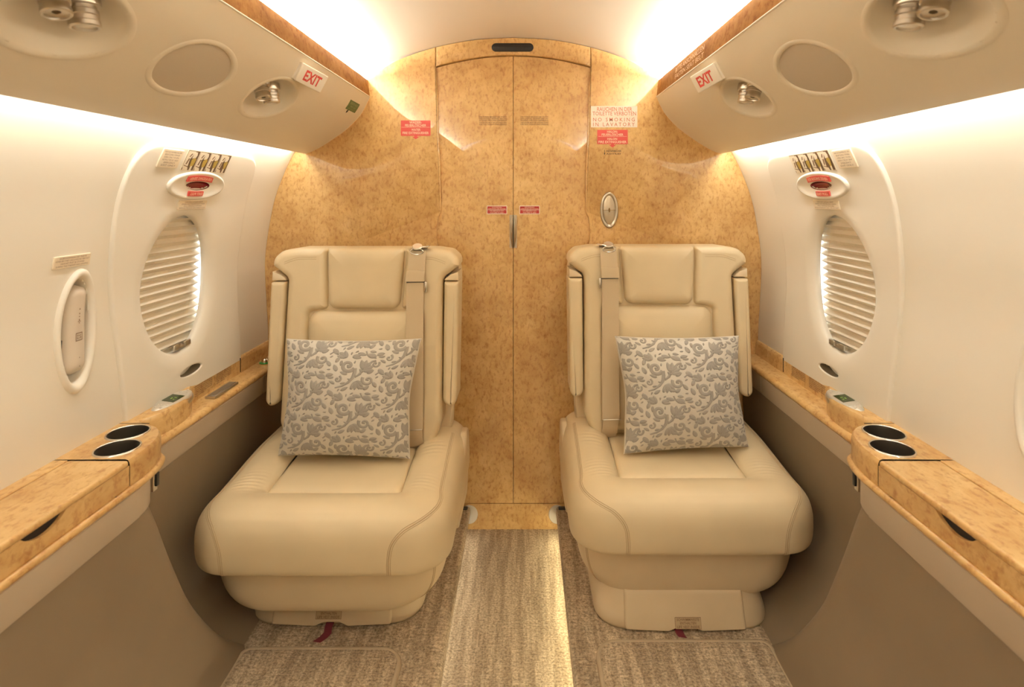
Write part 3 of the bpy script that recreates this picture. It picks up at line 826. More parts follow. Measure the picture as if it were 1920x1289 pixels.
for s in (-1, 1):
    V, F = plate(ellipse(.030, .033, 32), [(.002, .004), (0, .002), (0, -.002)], lambda x, z, h: Vector((s*.155+x, 2.011-h, .053+z)))
    o = tag(obj('floor_disc', V, F, mat('frosted_disc', (.62, .58, .50), .5), sharp=40), f'white round plate on the kick board against the {"left" if s < 0 else "right"} seat platform', 'disc')
    V, F = box((s*.182, 1.985, .089), (.024, .008, .0035), .003, 2)
    tag(obj('track_stop', V, F, M_BLACK), f'black stop on the {"left" if s < 0 else "right"} platform at the foot of the bulkhead', 'stop')

# ------------------------------------------------------------------ side ledges: veneer box with lid, cup holders, control pod, rear shelf
INNER = [(YF+.02, .718), (.5, .718), (1.0, .718), (1.055, .7175), (1.10, .7175), (1.14, .719), (1.185, .726), (1.222, .741), (1.250, .764), (1.266, .792), (1.277, .816), (1.288, .826), (1.298, .822), (1.311, .8145),
         (1.340, .806), (1.395, .804), (1.433, .808), (1.476, .823), (1.508, .843), (1.535, .851), (1.60, .852), (1.80, .852), (1.999, .852)]
INC = [Vector(p) for p in catmull(INNER, 6)]
CUPS = [(1.216, .8075), (1.140, .776)]
LT = .672
def ledge(s):
    side = 'left' if s < 0 else 'right'
    W = lambda y, x, z: Vector((s*x, y, z))
    root = thing('side_ledge', f'bird\'s-eye veneer side ledge with lid, cup wells and rear shelf along the {side} wall', 'ledge', (s*.79, .6, .60))
    a = [p for p in INC if p.x >= 1.092]; a = [Vector((1.092, .7176))]+a
    # side of the body with rounded upper edge
    loops = []
    for d, z in ((0, .612), (0, .660), (.0012, .6655), (.0045, .6705), (.009, LT)):
        q = inset(a, 0, False); nr = []
        for i, p in enumerate(a):
            t = (a[min(i+1, len(a)-1)]-a[max(i-1, 0)]).normalized(); nr.append(Vector((-t.y, t.x)))
        loops.append([W(a[i].x+nr[i].x*d, a[i].y+nr[i].y*d, z) for i in range(len(a))])
    V, F = loft(loops, False)
    m = MB(); m.add(V, F)
    top = loops[-1]
    outer = [Vector((p.x, p.y, LT)) for p in top]+[W(1.999, .868, LT), W(1.092, .868, LT)]
    holes = [[Vector((s*(cx+.0385*math.cos(t)), cy+.0385*math.sin(t), LT)) for t in [2*PI*k/40 for k in range(40)]] for cy, cx in CUPS]
    pts = outer+holes[0]+holes[1]
    tri = tessellate_polygon([outer, holes[0], holes[1]])
    m.add(pts, [tuple(t) for t in tri])
    obj('ledge_body', m.v, m.f, M_WOODL, root, sharp=35, recalc=False)
    # seam grooves
    for (ya, xa), (yb, xb) in (((1.266, .795), (1.266, .862)),):
        V, F = box(((s*(xa+xb)/2), ya, LT), ((xb-xa)/2, .0006, .0006), 0); obj('seam', V, F, M_DARK, root, smooth=False)
    V, F = box((s*.8515, 1.785, .648), (.0012, .0006, .022), 0); obj('seam', V, F, M_DARK, root, smooth=False)
    # lid over the table stowage, wall strip, front face with the finger scoop
    V, F = box((s*.776, (YF+.02+1.0905)/2, .6655), (.0585, (1.0905-YF-.02)/2, .0068), .0055, 3); wn(obj('lid', V, F, M_WOODL, root))
    V, F = box((s*.852, (YF+.02+1.0905)/2, .6655), (.0165, (1.0905-YF-.02)/2, .0062), .001, 1); wn(obj('wall_strip', V, F, M_WOODL, root))
    ys = lin(YF+.02, .84, 12)[:-1]+lin(.84, .96, 30)[:-1]+lin(.96, 1.0915, 8)
    def topz(y): 
        q = 1-((y-.898)/.042)**2; return .6605-.0165*max(0, q)**.8
    V, F = grid(lambda y, t: W(y, .7185, .612+(topz(y)-.612)*t), ys, lin(0, 1, 4))
    n0 = len(V); V2, F2 = grid(lambda y, t: W(y, .7185+.006*t, topz(y)), ys, [0, 1]); V += V2; F += [tuple(i+n0 for i in q) for q in F2]
    obj('front_face', V, F, M_WOODL, root, sharp=35)
    V, F = box((s*.7265, .898, .648), (.0007, .055, .014), 0); obj('scoop_shade', V, F, M_DARK, root, smooth=False)  # dark sheet standing in for the shade inside the hollow box
    # rounded bead along the bottom of the box and shelf lip
    path = [W(p.x, p.y-.001, .6135) for p in INC if p.x <= 1.225]+[W(1.246, .766, .6135), W(1.256, .784, .613)]
    V, F = tube(path, .0075, 10); obj('bead', V, F, M_WOODL, root)
    pr = [(.86, .6225), (.825, .6215), (.806, .620), (.7985, .6175), (.7945, .613), (.7935, .608), (.795, .603), (.80, .601), (.86, .601)]
    V, F = grid(lambda u, y: W(y, *pr[int(u)]), list(range(len(pr))), [1.20, 1.4, 1.7, 1.999])
    obj('shelf', V, F, M_WOODL, root, sharp=60)
    # small notice print on the upstand
    k = 1 if s < 0 else -1
    for y0, y1, n in ((1.53, 1.626, 0), (1.643, 1.73, 1)):
        cy = (y0+y1)/2; w = y1-y0
        fp = lambda x, z, h: Vector((s*(.852-h), cy+k*x, .648+z))
        T = ['ARMLEHNE UND TISCH BEI START', 'UND LANDUNG VERSTAUT HALTEN', 'SITZ IN AUFRECHTE STELLUNG', 'SEAT BACK MUST BE UPRIGHT AND', 'TABLE STOWED FOR TAKEOFF', 'AND LANDING']
        lettering([(t, -w*.48, w*.48*(1 if i < 5 else .1), .0115-.0052*i, .0036) for i, t in enumerate(T)], fp, M_INKB, root, .0008, .02, name='notice_print')
    # covered strip under the wood and leather panels
    STR = [Vector(p) for p in catmull([(YF+.02, .7135), (.6, .7135), (1.06, .7135), (1.12, .7155), (1.155, .7225), (1.178, .737), (1.188, .756), (1.192, .785)], 6)]
    V, F = loft([[W(p.x, p.y+d, z) for p in STR] for d, z in ((.004, .6075), (0, .605), (0, .552), (.0015, .548), (.006, .5465))], False)
    obj('fore_strip', V, F, M_STRIP, root, sharp=50)
    V, F = grid(lambda y, t: W(y, *[(.80, .602), (.7955, .599), (.7965, .549), (.7985, .545), (.806, .5435)][int(t)]), [1.19, 1.3, 1.5, 1.82], [0, 1, 2, 3, 4])
    obj('aft_strip', V, F, M_STRIP, root, sharp=50)
    V, F = grid(lambda y, t: W(y, *[(.80, .602), (.7955, .599), (.7965, .549), (.7985, .545), (.806, .5435)][int(t)]), [1.8225, 1.9, 1.999], [0, 1, 2, 3, 4])
    obj('aft_strip', V, F, M_STRIP, root, sharp=50)
    # metal latch at the end of the box
    V, F = box((s*.742, 1.2015, .580), (.0022, .007, .024), .001, 2); la = obj('latch_plate', V, F, M_METAL, root)
    V, F = box((s*.7385, 1.205, .579), (.0025, .0045, .014), .001, 2); obj('latch_button', V, F, M_BLACK, la)
    # lower leather panels
    NP = catmull([(.719, .548), (.7165, .50), (.708, .43), (.697, .36), (.682, .28), (.662, .20), (.643, .13), (.628, .084)], 4)
    FP = catmull([(.801, .5445), (.806, .48), (.810, .40), (.806, .32), (.788, .25), (.750, .185), (.695, .130), (.640, .084)], 4)
    YE = catmull([(1.178, .548), (1.200, .50), (1.222, .43), (1.243, .36), (1.268, .28), (1.305, .20), (1.345, .13), (1.377, .084)], 4)
    n = len(NP); ys_ = [0, .35, .7, .88, .94, .97, .99]
    tail = [.45, .6, .72, .81, .88, .93, .96, .98, 1]
    V = []; F = []
    for j in range(n):
        ye = YE[j].x+.012; yb0 = ye-.135; dxx = FP[j].x-NP[j].x+.004
        row = [W((YF+.02)*(1-t)+yb0*t, NP[j].x, NP[j].y) for t in ys_]
        row += [W(yb0+.135*t, NP[j].x+dxx*t**9, NP[j].y) for t in tail]
        V += row
    m_ = len(ys_)+len(tail)
    for j in range(n-1):
        for i in range(m_-1): F.append((j*m_+i, j*m_+i+1, (j+1)*m_+i+1, (j+1)*m_+i))
    obj('fore_panel', V, F, M_BROWN, root, sharp=None)
    V, F = grid(lambda y, t: W(y, FP[int(t)].x, FP[int(t)].y), [1.12, 1.3, 1.5, 1.8, 1.999], list(range(len(FP))))
    obj('aft_panel', V, F, M_BROWN, root, sharp=None)
    return root
def cup(s, cy, cx, label):
    root = thing('cup_holder', label, 'cup holder', (s*cx, cy, .60), 'cup holders')
    Mx = Matrix.Translation((s*cx, cy, 0))
    V, F = lathe([(.0372, .664), (.0378, .6735), (.0392, .6748), (.0408, .6740), (.0415, .6722)], 48, Mx); obj('rim', V, F, M_CHROME, root, sharp=None)
    V, F = lathe([(.0375, .6735), (.0365, .668), (.0355, .640), (.034, .606), (.030, .601), (.0, .600)], 48, Mx); obj('liner', V, F, M_CUP, root, sharp=50)
for s, nm in ((-1, 'left'), (1, 'right')):
    ledge(s)
    cup(s, *CUPS[0], f'steel rimmed cup holder in the {nm} ledge, the one nearer the seat')
    cup(s, *CUPS[1], f'steel rimmed cup holder in the {nm} ledge, the one nearer the lid')
    # control unit with little display
    root = thing('control_unit', f'silver oval control unit with small screen on the {nm} ledge', 'control panel', (s*.833, 1.41, LT), 'cabin control units')
    tilt = Matrix.Rotation(-s*.14, 3, 'Y') @ Matrix.Rotation(s*.0, 3, 'Z')
    c = Vector((s*.833, 1.41, LT-.007))
    pf = lambda x, y, h: c+tilt @ Vector((s*x, y, h))
    V, F = loft([[pf(p.x, p.y, h) for p in ellipse(.0265*k_, .080*k_, 64)] for k_, h in ((.85, .003), (.97, .001), (1, -.004), (.99, -.011))], True, True); obj('base', V, F, M_METAL, root, sharp=50)
    V, F = loft([[pf(p.x, p.y, h) for p in ellipse(.0235*k_, .0745*k_, 64)] for k_, h in ((.5, .0118), (.8, .0112), (.93, .0093), (.985, .006), (1, .002))], True, True); fc = obj('faceplate', V, F, M_SILV, root, sharp=None)
    V, F = plate(rect(.029, .044, .001, 1), [(0, .0128), (0, .010)], pf); sc = obj('screen', V, F, M_SCREEN, root, smooth=False)
    V, F = plate(rect(.032, .048, .001, 1), [(0, .0123), (0, .009)], pf); obj('screen_frame', V, F, M_CHROME, root, smooth=False)
    mb = MB()
    for dx, dy, w, h in ((-.004, .004, .006, .002), (.002, -.003, .002, .008), (-.006, -.008, .004, .002)):
        mb.add([pf(dx-w/2, dy-h/2, .0131), pf(dx+w/2, dy-h/2, .0131), pf(dx+w/2, dy+h/2, .0131), pf(dx-w/2, dy+h/2, .0131)], [(0, 1, 2, 3)])
    obj('display_digits', mb.v, mb.f, M_LIT, sc, smooth=False, recalc=False)
    for dx, dy in ((0, .062), (-.009, .045), (.009, .045), (0, .050), (-.010, -.040), (.010, -.040), (0, -.046), (-.006, -.058), (.006, -.058)):
        V, F = plate(ellipse(.0030, .0030, 12, (dx, dy)), [(.0008, .0128), (0, .0122), (0, .008)], pf); obj('button', V, F, M_SILV, root, sharp=50)
    for dy in (-.070,):
        V, F = box(pf(-.022, -.058, -.002), (.003, .014, .002), .001, 2, tilt); obj('clip', V, F, M_CHROME, root)
V, F = box((-.8225, 1.6235, .6245), (.0145, .0635, .0035), .0015, 2)
lt = tag(wn(obj('ledge_ashtray', V, F, M_METAL)), 'flat brushed metal bar let into the rear shelf of the left ledge', 'ashtray')
V, F = box((-.8225, 1.6235, .6285), (.010, .058, .0008), .0005, 1); obj('cover', V, F, mat('dull_pewter', (.40, .37, .32), .4, .9), lt)
jr = thing('headphone_jack', 'round silver knob on a green ring on the left rear shelf', 'socket', (-.824, 1.895, .622))
V, F = lathe([(.0, .6228), (.018, .6228), (.018, .6245), (.0, .6245)], 24, Matrix.Translation((-.824, 1.895, 0))); obj('ring', V, F, M_GRING, jr, sharp=30)
V, F = lathe([(.011, .624), (.011, .634), (.009, .637), (.0, .6375)], 24, Matrix.Translation((-.824, 1.895, 0))); obj('knob', V, F, M_CHROME, jr, sharp=30)

# ------------------------------------------------------------------ carpet mats in front of the seats
for s, nm, x0, x1, ye in ((-1, 'left', -.640, -.246, 1.372), (1, 'right', .208, .640, 1.395)):
    xa, xb = min(x0, x1), max(x0, x1)
    inner_r = .055
    y0 = .35
    pts = [(xa, y0, .01), (xb, y0, .01), (xb, ye, inner_r if s < 0 else .03), (xa, ye, .03 if s < 0 else inner_r)]
    P = resample(round_poly(pts, 8), .06)
    W3 = lambda x, y, h: Vector((x, y, .086+h))
    root = thing('carpet_mat', f'bound woven carpet mat on the platform before the {nm} seat', 'mat', ((xa+xb)/2, .9, .086))
    V, F = plate(P, [(.014, .0075), (.0105, .0066), (.0105, 0)], W3); obj('pile', V, F, M_CARP, root, sharp=None)
    L = [[W3(p[0], p[1], h) for p in inset(P, d)] for d, h in ((.0125, .004), (.0105, .0078), (.007, .0088), (.003, .0075), (.0005, .004), (0, 0))]
    V, F = loft(L); obj('binding', V, F, M_BIND, root, sharp=None, label='plain brown cloth edge binding')

# ------------------------------------------------------------------ seats
def rrect(hw, y0, y1, r, nc=16, nf=26, ns=90):
    """perimeter points starting at front centre going to +x side; returns list of (x, y)"""
    r = max(r, .004); P = []
    P += [(x, y0) for x in lin(0, hw-r, nf)[:-1]]
    P += [(hw-r+r*math.sin(a), y0+r-r*math.cos(a)) for a in lin(0, PI/2, nc)[:-1]]
    P += [(hw, y) for y in lin(y0+r, y1-r, ns)[:-1]]
    P += [(hw-r+r*math.cos(a), y1-r+r*math.sin(a)) for a in lin(0, PI/2, nc)[:-1]]
    P += [(x, y1) for x in lin(hw-r, 0, nf)[:-1]]
    return P+[(-x, y) for x, y in reversed(P[1:])]+([(0, y1)] if False else [])
NPER = len(rrect(.3, 0, .5, .1))

def sstep(t): t = max(0, min(1, t)); return t*t*(3-2*t)

def seat(side, cx, yf, bx, byf):
    ins = -side                                  # direction of the aisle in x
    nm = 'left' if side < 0 else 'right'
    root = thing('cabin_seat', f'cream leather cabin armchair on the {nm} side of the aisle, grey cushion propped on it', 'armchair', (bx, byf+.2, .086), 'cream leather cabin seats')
    Wd = lambda x, y, z: Vector((cx+x, yf+y, z))
    # --- seat cushion: a lofted bolster running round a sunken centre panel
    HW, LEN, R = .315, .60, .10
    prof = catmull([(.045, .297), (.018, .2945), (.006, .300), (.001, .318), (0, .345), (.0015, .372), (.009, .398), (.026, .420), (.052, .4325), (.082, .4355), (.108, .431), (.128, .4215), (.137, .4135), (.1405, .408)], 4)
    rings = []
    def lift(y, z): return .022*sstep((y-.10)/.30)*sstep((z-.30)/.12)
    for d, z in [(p.x, p.y) for p in prof]:
        ring = []
        rad = R-d*.62
        front = d if d < .10 else d+(d-.10)*.15
        for x, y in rrect(HW-d*1.02, front, LEN-d, rad):
            zz = z+lift(y, z)
            # soft gathers where the bolster turns the front corners and along its rear end
            mk = sstep((d-.03)/.04)*sstep((.13-d)/.03)*sstep((abs(x)-.14)/.06)
            g1 = math.exp(-((y-.155)/.045)**2); g2 = math.exp(-((y-.335)/.05)**2)*(1 if x*ins > 0 else .3)
            zz += .0011*mk*(g1*math.sin(2*PI*(y+.25*(abs(x)-.2))/.0145)+g2*math.sin(2*PI*(y-.10*(abs(x)-.2))/.019))
            # front face slightly crowned
            ring.append((x, y-.006*(1-(x/HW)**2)*(1 if y < .06 else 0)*(1 if d < .03 else 0), zz))
        rings.append(ring)
    V, F = loft([[Wd(*p) for p in r] for r in rings], True, True, False)
    obj('seat_cushion', V, F, M_LEA, root, sharp=None)
    # sunken centre panel
    pr2 = [(.1385, .400), (.1395, .409), (.1435, .4155), (.152, .4195), (.17, .4215), (.20, .4225), (.26, .423)]
    L = []
    for d, z in pr2:
        front = d if d < .10 else d+(d-.10)*.15
        L.append([Wd(x, y, z+lift(y, z)*.4) for x, y in rrect(HW-d*1.02, front, LEN-d, R-.1405*.62 if d < .16 else .02)])
    V, F = loft(L, True, False, True); obj('seat_panel', V, F, M_LEA, root, sharp=None)
    # stitched seams: from the bottom of the front corners up and back along the sides
    np_ = len(prof)
    def S(u, v):
        v = max(0, min(np_-1.001, v)); j = int(v); fv = v-j; i = int(math.floor(u)) % NPER; fu = u-math.floor(u); i2 = (i+1) % NPER
        g = lambda a, b: Vector(rings[a][b])
        p = (g(j, i)*(1-fu)+g(j, i2)*fu)*(1-fv)+(g(j+1, i)*(1-fu)+g(j+1, i2)*fu)*fv
        du = g(j, i2)-g(j, i-1 if i > 0 else NPER-1); dv = g(j+1, i)-g(max(j-1, 0), i)
        n = du.cross(dv); n = n.normalized() if n.length > 1e-9 else Vector((0, 0, 1))
        return p, n
    def seam(offset, sgn):
        k0 = -3.5 if sgn == ins else 0.5
        keys = [(24.5+k0, 3), (24.3+k0, 8), (24.1+k0, 14), (25.0+k0, 20), (27.5+k0*.7, 24.5), (31.5+k0*.3, 27.0), (36, 28.3), (41, 29.2), (48, 29.8), (62, 30), (80, 30.2), (100, 30.4), (116, 30.6)]
        pth = []
        for k in catmull(keys, 6):
            u, v = k.x, k.y
            p, n = S(u if sgn > 0 else NPER-u, v)
            # shift sideways within the surface
            p2, _ = S((u if sgn > 0 else NPER-u)+.05, v); p3, _ = S(u if sgn > 0 else NPER-u, v+.05)
            pth.append((p, n))
        out = []
        for i, (p, n) in enumerate(pth):
            t = (pth[min(i+1, len(pth)-1)][0]-pth[max(i-1, 0)][0]).normalized()
            b = t.cross(n).normalized(); ct = sum((r[1][2] for r in ()), 0)
            c0 = Vector((0, .3, .36)); nn = n if n.dot(p-c0) > 0 else -n
            q = p+b*offset*(1 if sgn > 0 else -1)*(1 if n.dot(p-c0) > 0 else -1)+nn*.0001
            out.append(Wd(*q))
        return out
    for sgn in (1, -1):
        m = MB()
        for off, rr in ((-.0042, .00075), (0, .0013), (.0042, .00075)): m.add(*tube(seam(off, sgn), rr, 5))
        obj('seam', m.v, m.f, M_STITCH, root, sharp=None)
    # --- skirt under the cushion (upholstered tub)
    pr3 = catmull([(.00, .310), (.000, .294), (.002, .260), (.007, .224), (.018, .190), (.036, .166), (.064, .1535), (.11, .151)], 4)
    if side < 0: pr3 = [Vector((p.x, p.y+.012*sstep((.25-p.y)/.09))) for p in pr3]
    L = [[Wd(x, y, p.y) for x, y in rrect(.292-p.x, .045+p.x*.45, .60, .125-p.x*.35, ns=20)] for p in pr3]
    V, F = loft(L, True, True, True); sk = obj('skirt', V, F, M_LEA2, root, sharp=None)
    for sgn in (1,):
        for dd in (0, .006):
            pth = []
            for p in pr3[3:26]:
                q = rrect(.292-p.x, .045+p.x*.45, .60, .125-p.x*.35, ns=20); i0 = 26-1+9
                v = Vector((*q[i0], p.y)); v2 = Vector((*q[i0+1], p.y)); t = (v2-v).normalized(); v = v+t*dd
                pth.append(Wd(ins*abs(v.x)*1.001, v.y-.0004, v.z))
            V, F = tube(pth, .0008, 5); obj('seam', V, F, M_STITCH, sk)
    # side shell on the aisle side
    pts = [(.14, .27), (.42, .25), (.48, .34), (.48, .44), (.42, .445), (.22, .33)]
    q = round_poly([(y, z, .03) for y, z in pts], 5)
    V, F = plate(q, [(.012, .010), (.003, .008), (0, .003), (0, -.010)], lambda y, z, h: Wd(ins*(.303+h), y+.04, z)); obj('side_shell', V, F, M_LEA2, root, sharp=None)
    # --- pedestal on the platform
    Bd = lambda x, y, z: Vector((bx+x, byf+y, z))
    L = [[Bd(x, y, z) for x, y in rrect(.225-d, .013+d*.8, .46, .075, ns=20)] for d, z in ((.03, .20), (.02, .165), (.006, .12), (.0, .095), (.003, .0865))]
    V, F = loft(L, True, True, True); obj('pedestal', V, F, M_LEA2, root, sharp=None)
    # front panel with the life vest pocket: thin board with a notch at the foot
    dxp = 0.0
    yb = lambda z: .034*(z-.086)/.1
    outp = [(-.152, .093, .006), (-.03-.012, .089, .004), (-.02, .097, .01), (.02, .097, .01), (.042, .089, .004), (.152, .093, .006), (.150, .176, .006), (-.150, .176, .006)]
    V, F = rplate(outp, [(.008, .0022), (.003, .0012), (0, -.003), (0, -.045)], lambda x, z, h: Bd(x+ins*.004, yb(z)-h, z), 4, 4); dr = obj('vest_drawer', V, F, M_LEA2, root, sharp=45)
    lx = -.004 if side < 0 else .002
    fz = .1185 if side < 0 else .109
    lp = lambda x, z, h: Bd(lx+x, yb(fz+z)-.0024-h, fz+z)
    V, F = plate(rect(.065, .024, .002, 2), [(0, .0006), (0, 0)], lp); lb = obj('vest_label', V, F, M_STITCH, dr, smooth=False)
    m = MB()
    for a in ((-.0325, -.012, .0325, -.0113), (-.0325, .0113, .0325, .012), (-.0325, -.012, -.0318, .012), (.0318, -.012, .0325, .012)):
        m.add([lp(a[0], a[1], .0009), lp(a[2], a[1], .0009), lp(a[2], a[3], .0009), lp(a[0], a[3], .0009)], [(0, 1, 2, 3)])
    lt_ = letters([('SCHWIMMWESTE', -.028, .028, .0045, .0052), ('ENTHALTEN', -.020, .020, -.0025, .0052), ('LIFE VEST INSIDE', -.028, .028, -.0100, .0052)], lp, .0010, .012)
    m.add(lt_.v, lt_.f); obj('lettering', m.v, m.f, M_INKB, dr, smooth=False, recalc=False)
    # red pull strap
    if side < 0: pth = [(.0, .012, .097), (.0, -.006, .094), (.002, -.016, .0885), (-.004, -.030, .0880), (-.016, -.044, .0875)]
    else: pth = [(-.022, .010, .092), (-.020, -.004, .0885), (-.018, -.008, .0878), (-.016, -.012, .0875)]
    w = .010
    V = []; 
    for x, y, z in pth: V += [Bd(x-w, y, z), Bd(x+w, y-.004, z)]
    F = [(2*i, 2*i+1, 2*i+3, 2*i+2) for i in range(len(pth)-1)]
    obj('pull_strap', V, F, mat('dark_red_webbing', (.16, .02, .03), .8), root, sharp=None, label='short dark red pull strap under the drawer')
    # --- backrest
    Y0, TILT = .375, .118
    Kd = lambda x, z, h: Wd(x, Y0+(z-.43)*TILT-h, z)
    core = ([(-.215, .425, .03), (.215, .425, .03), (.243, .50, .05), (.238, .925, .022), (.287, .962, .006), (.287, .984, .03), (.262, 1.0065, .03), (.215, 1.014, .05), (-.215, 1.014, .05), (-.262, 1.0065, .03), (-.287, .984, .03), (-.287, .962, .006), (-.238, .925, .022), (-.243, .50, .05)])
    V, F = rplate(core, [(.026, -.016), (.016, -.018), (.006, -.024), (0, -.034), (0, -.115), (.01, -.13)], Kd, 8, 8, True, True)
    bk = obj('backrest', V, F, M_LEA, root, sharp=None); wn(bk)
    for sg in (-1, 1):
        wg = [(.1225, 1.0155, .010), (.1125, .832, .012), (.1715, .822, .014), (.1715, .425, .012), (.216, .425, .03), (.2435, .50, .05), (.2385, .925, .022), (.2875, .962, .006), (.2875, .985, .03), (.262, 1.008, .03), (.215, 1.0155, .05)]
        V, F = rplate([(sg*x, z, r) for x, z, r in wg], [(.0225, .0035), (.0175, .003), (.012, .0008), (.007, -.003), (.003, -.0085), (.0006, -.016), (0, -.024), (0, -.06)], Kd, 8, 8); wn(obj('backrest_wing', V, F, M_LEA, root, sharp=None))
    # rear shell
    sh = ([(-.26, .40, .03), (.26, .40, .03), (.285, .9, .05), (.280, 1.0, .06), (-.280, 1.0, .06), (-.285, .9, .05)])
    V, F = rplate(sh, [(.004, -.085), (0, -.09), (0, -.140), (.02, -.155)], Kd, 6, 4, True, True); obj('back_shell', V, F, M_LEA2, root, sharp=45)
    hrp = [(-.108, .833, .026), (.108, .833, .026), (.119, 1.0155, .012), (-.119, 1.0155, .012)]; hr = rpoly(hrp, 0, 8, 10)
    V, F = rplate(hrp, [(.050, .0135), (.032, .0125), (.017, .0095), (.008, .0045), (.002, -.004), (0, -.012), (0, -.05)], Kd, 8, 10); obj('headrest', V, F, M_LEA, root, sharp=None)
    lu = [(-.168, .445, .02), (.168, .445, .02), (.168, .826, .034), (-.168, .826, .034)]
    V, F = rplate(lu, [(.09, .0105), (.06, .0095), (.03, .0065), (.012, .0015), (.003, -.006), (0, -.013), (0, -.03)], Kd, 8, 10); obj('lumbar_pad', V, F, M_LEA, root, sharp=None)
    # stitched lines on the shoulders
    for sg in (-1, 1):
        m = MB()
        for dz in (0, .006): m.add(*tube([Kd(sg*x, 0.990-dz-.9*max(0, x-.2)**1.35, (.0036)) for x in lin(.15, .248, 10)], .0006, 4))
        obj('seam', m.v, m.f, M_STITCH, bk)
    # folded armrests
    for sg in (-1, 1):
        q = [(sg*x, z, r) for x, z, r in ((.245, .540, .024), (.287, .552, .022), (.289, .914, .006), (.2435, .914, .004))]
        V, F = rplate(q, [(.012, .003), (.005, .001), (.001, -.005), (0, -.014), (0, -.100), (.005, -.108)], Kd, 6, 5, True, True); ar = obj('armrest', V, F, M_LEA, root, sharp=None); wn(ar)
        q = [Vector((sg*x, z)) for x, z in ((.2445, .9175), (.287, .9175), (.287, .945), (.262, .936), (.2475, .925))]
        V, F = plate(q, [(.003, -.004), (.001, -.005), (0, -.009), (0, -.10)], Kd, True, True); obj('armrest_cap', V, F, M_LEA2, root, sharp=40)
    # --- shoulder belt with its fittings
    bxx = ins*.160
    def strap(name, pts, w, mt, th=.0016):
        a = []
        for x, z, h in pts: a.append([Kd(x-w/2, z, h), Kd(x+w/2, z, h), Kd(x+w/2, z, h+th), Kd(x-w/2, z, h+th)])
        V, F = loft(a, True, True, True); return obj(name, V, F, mt, belt, sharp=40)
    belt = bpy.data.objects.new('shoulder_belt', None); COL.objects.link(belt); belt.location = Kd(bxx, .43, 0); adopt(belt, root)
    strap('webbing', [(bxx+ins*.002, 1.013, -.03), (bxx+ins*.002, 1.017, -.012), (bxx+ins*.002, 1.010, .004), (bxx+ins*.002, 0.992, .010), (bxx, .96, .0125), (bxx-ins*.001, .945, .013)], .052, M_STRAP)
    strap('webbing', [(bxx-ins*.001, .950, .014), (bxx-ins*.002, .935, .0165), (bxx-ins*.003, .918, .0165)], .056, M_STRAP, .003)
    strap('webbing', [(bxx-ins*.002, .917, .0135), (bxx-ins*.002, .86, .013), (bxx, .75, .016), (bxx+ins*.003, .62, .020), (bxx+ins*.004, .49, .021)], .053, M_STRAP)
    strap('webbing', [(bxx+ins*.004, .489, .020), (bxx+ins*.006, .465, .018), (bxx+ins*.010, .440, .006), (bxx+ins*.012, .428, -.004)], .048, M_STRAP)
    for z, h in ((.9165, .0175), (.489, .0235)):
        V, F = tube([Kd(bxx-.028, z, h), Kd(bxx+.028, z+.001, h)], .0016, 6); obj('bar', V, F, M_BLACK if z > .6 else M_METAL, belt)
    V, F = box(Kd(bxx+ins*.031, .902, .0165), (.0035, .004, .0165), .0015, 2); obj('buckle', V, F, M_CHROME, belt)
    # clip lying on top of the seat back
    V, F = box(Kd(bxx+ins*.010, 1.019, -.004), (.027, .012, .0018), .0012, 2, Matrix.Rotation(ins*-.18, 3, 'Y')); obj('clip_plate', V, F, M_CHROME, belt)
    Mx = Matrix.Translation(Kd(bxx, 1.021, .004)) @ Matrix.Rotation(.5, 4, 'X')
    V, F = lathe([(0, .004), (.014, .0045), (.016, .0025), (.016, -.001), (0, -.001)], 24, Mx); obj('clip_disc', V, F, M_METAL, belt, sharp=35)
    ringp = [Kd(bxx+.020*math.cos(a), 1.0075+.009*math.sin(a), .0125+.002*math.sin(a)) for a in lin(0, 2*PI, 21)]
    V, F = tube(ringp, .0016, 6, False); obj('clip_ring', V, F, M_CHROME, belt)
    return root, Kd

seat(-1, -.451, 1.315, -.453, 1.4365)
seat(1, .470, 1.392, .447, 1.419)

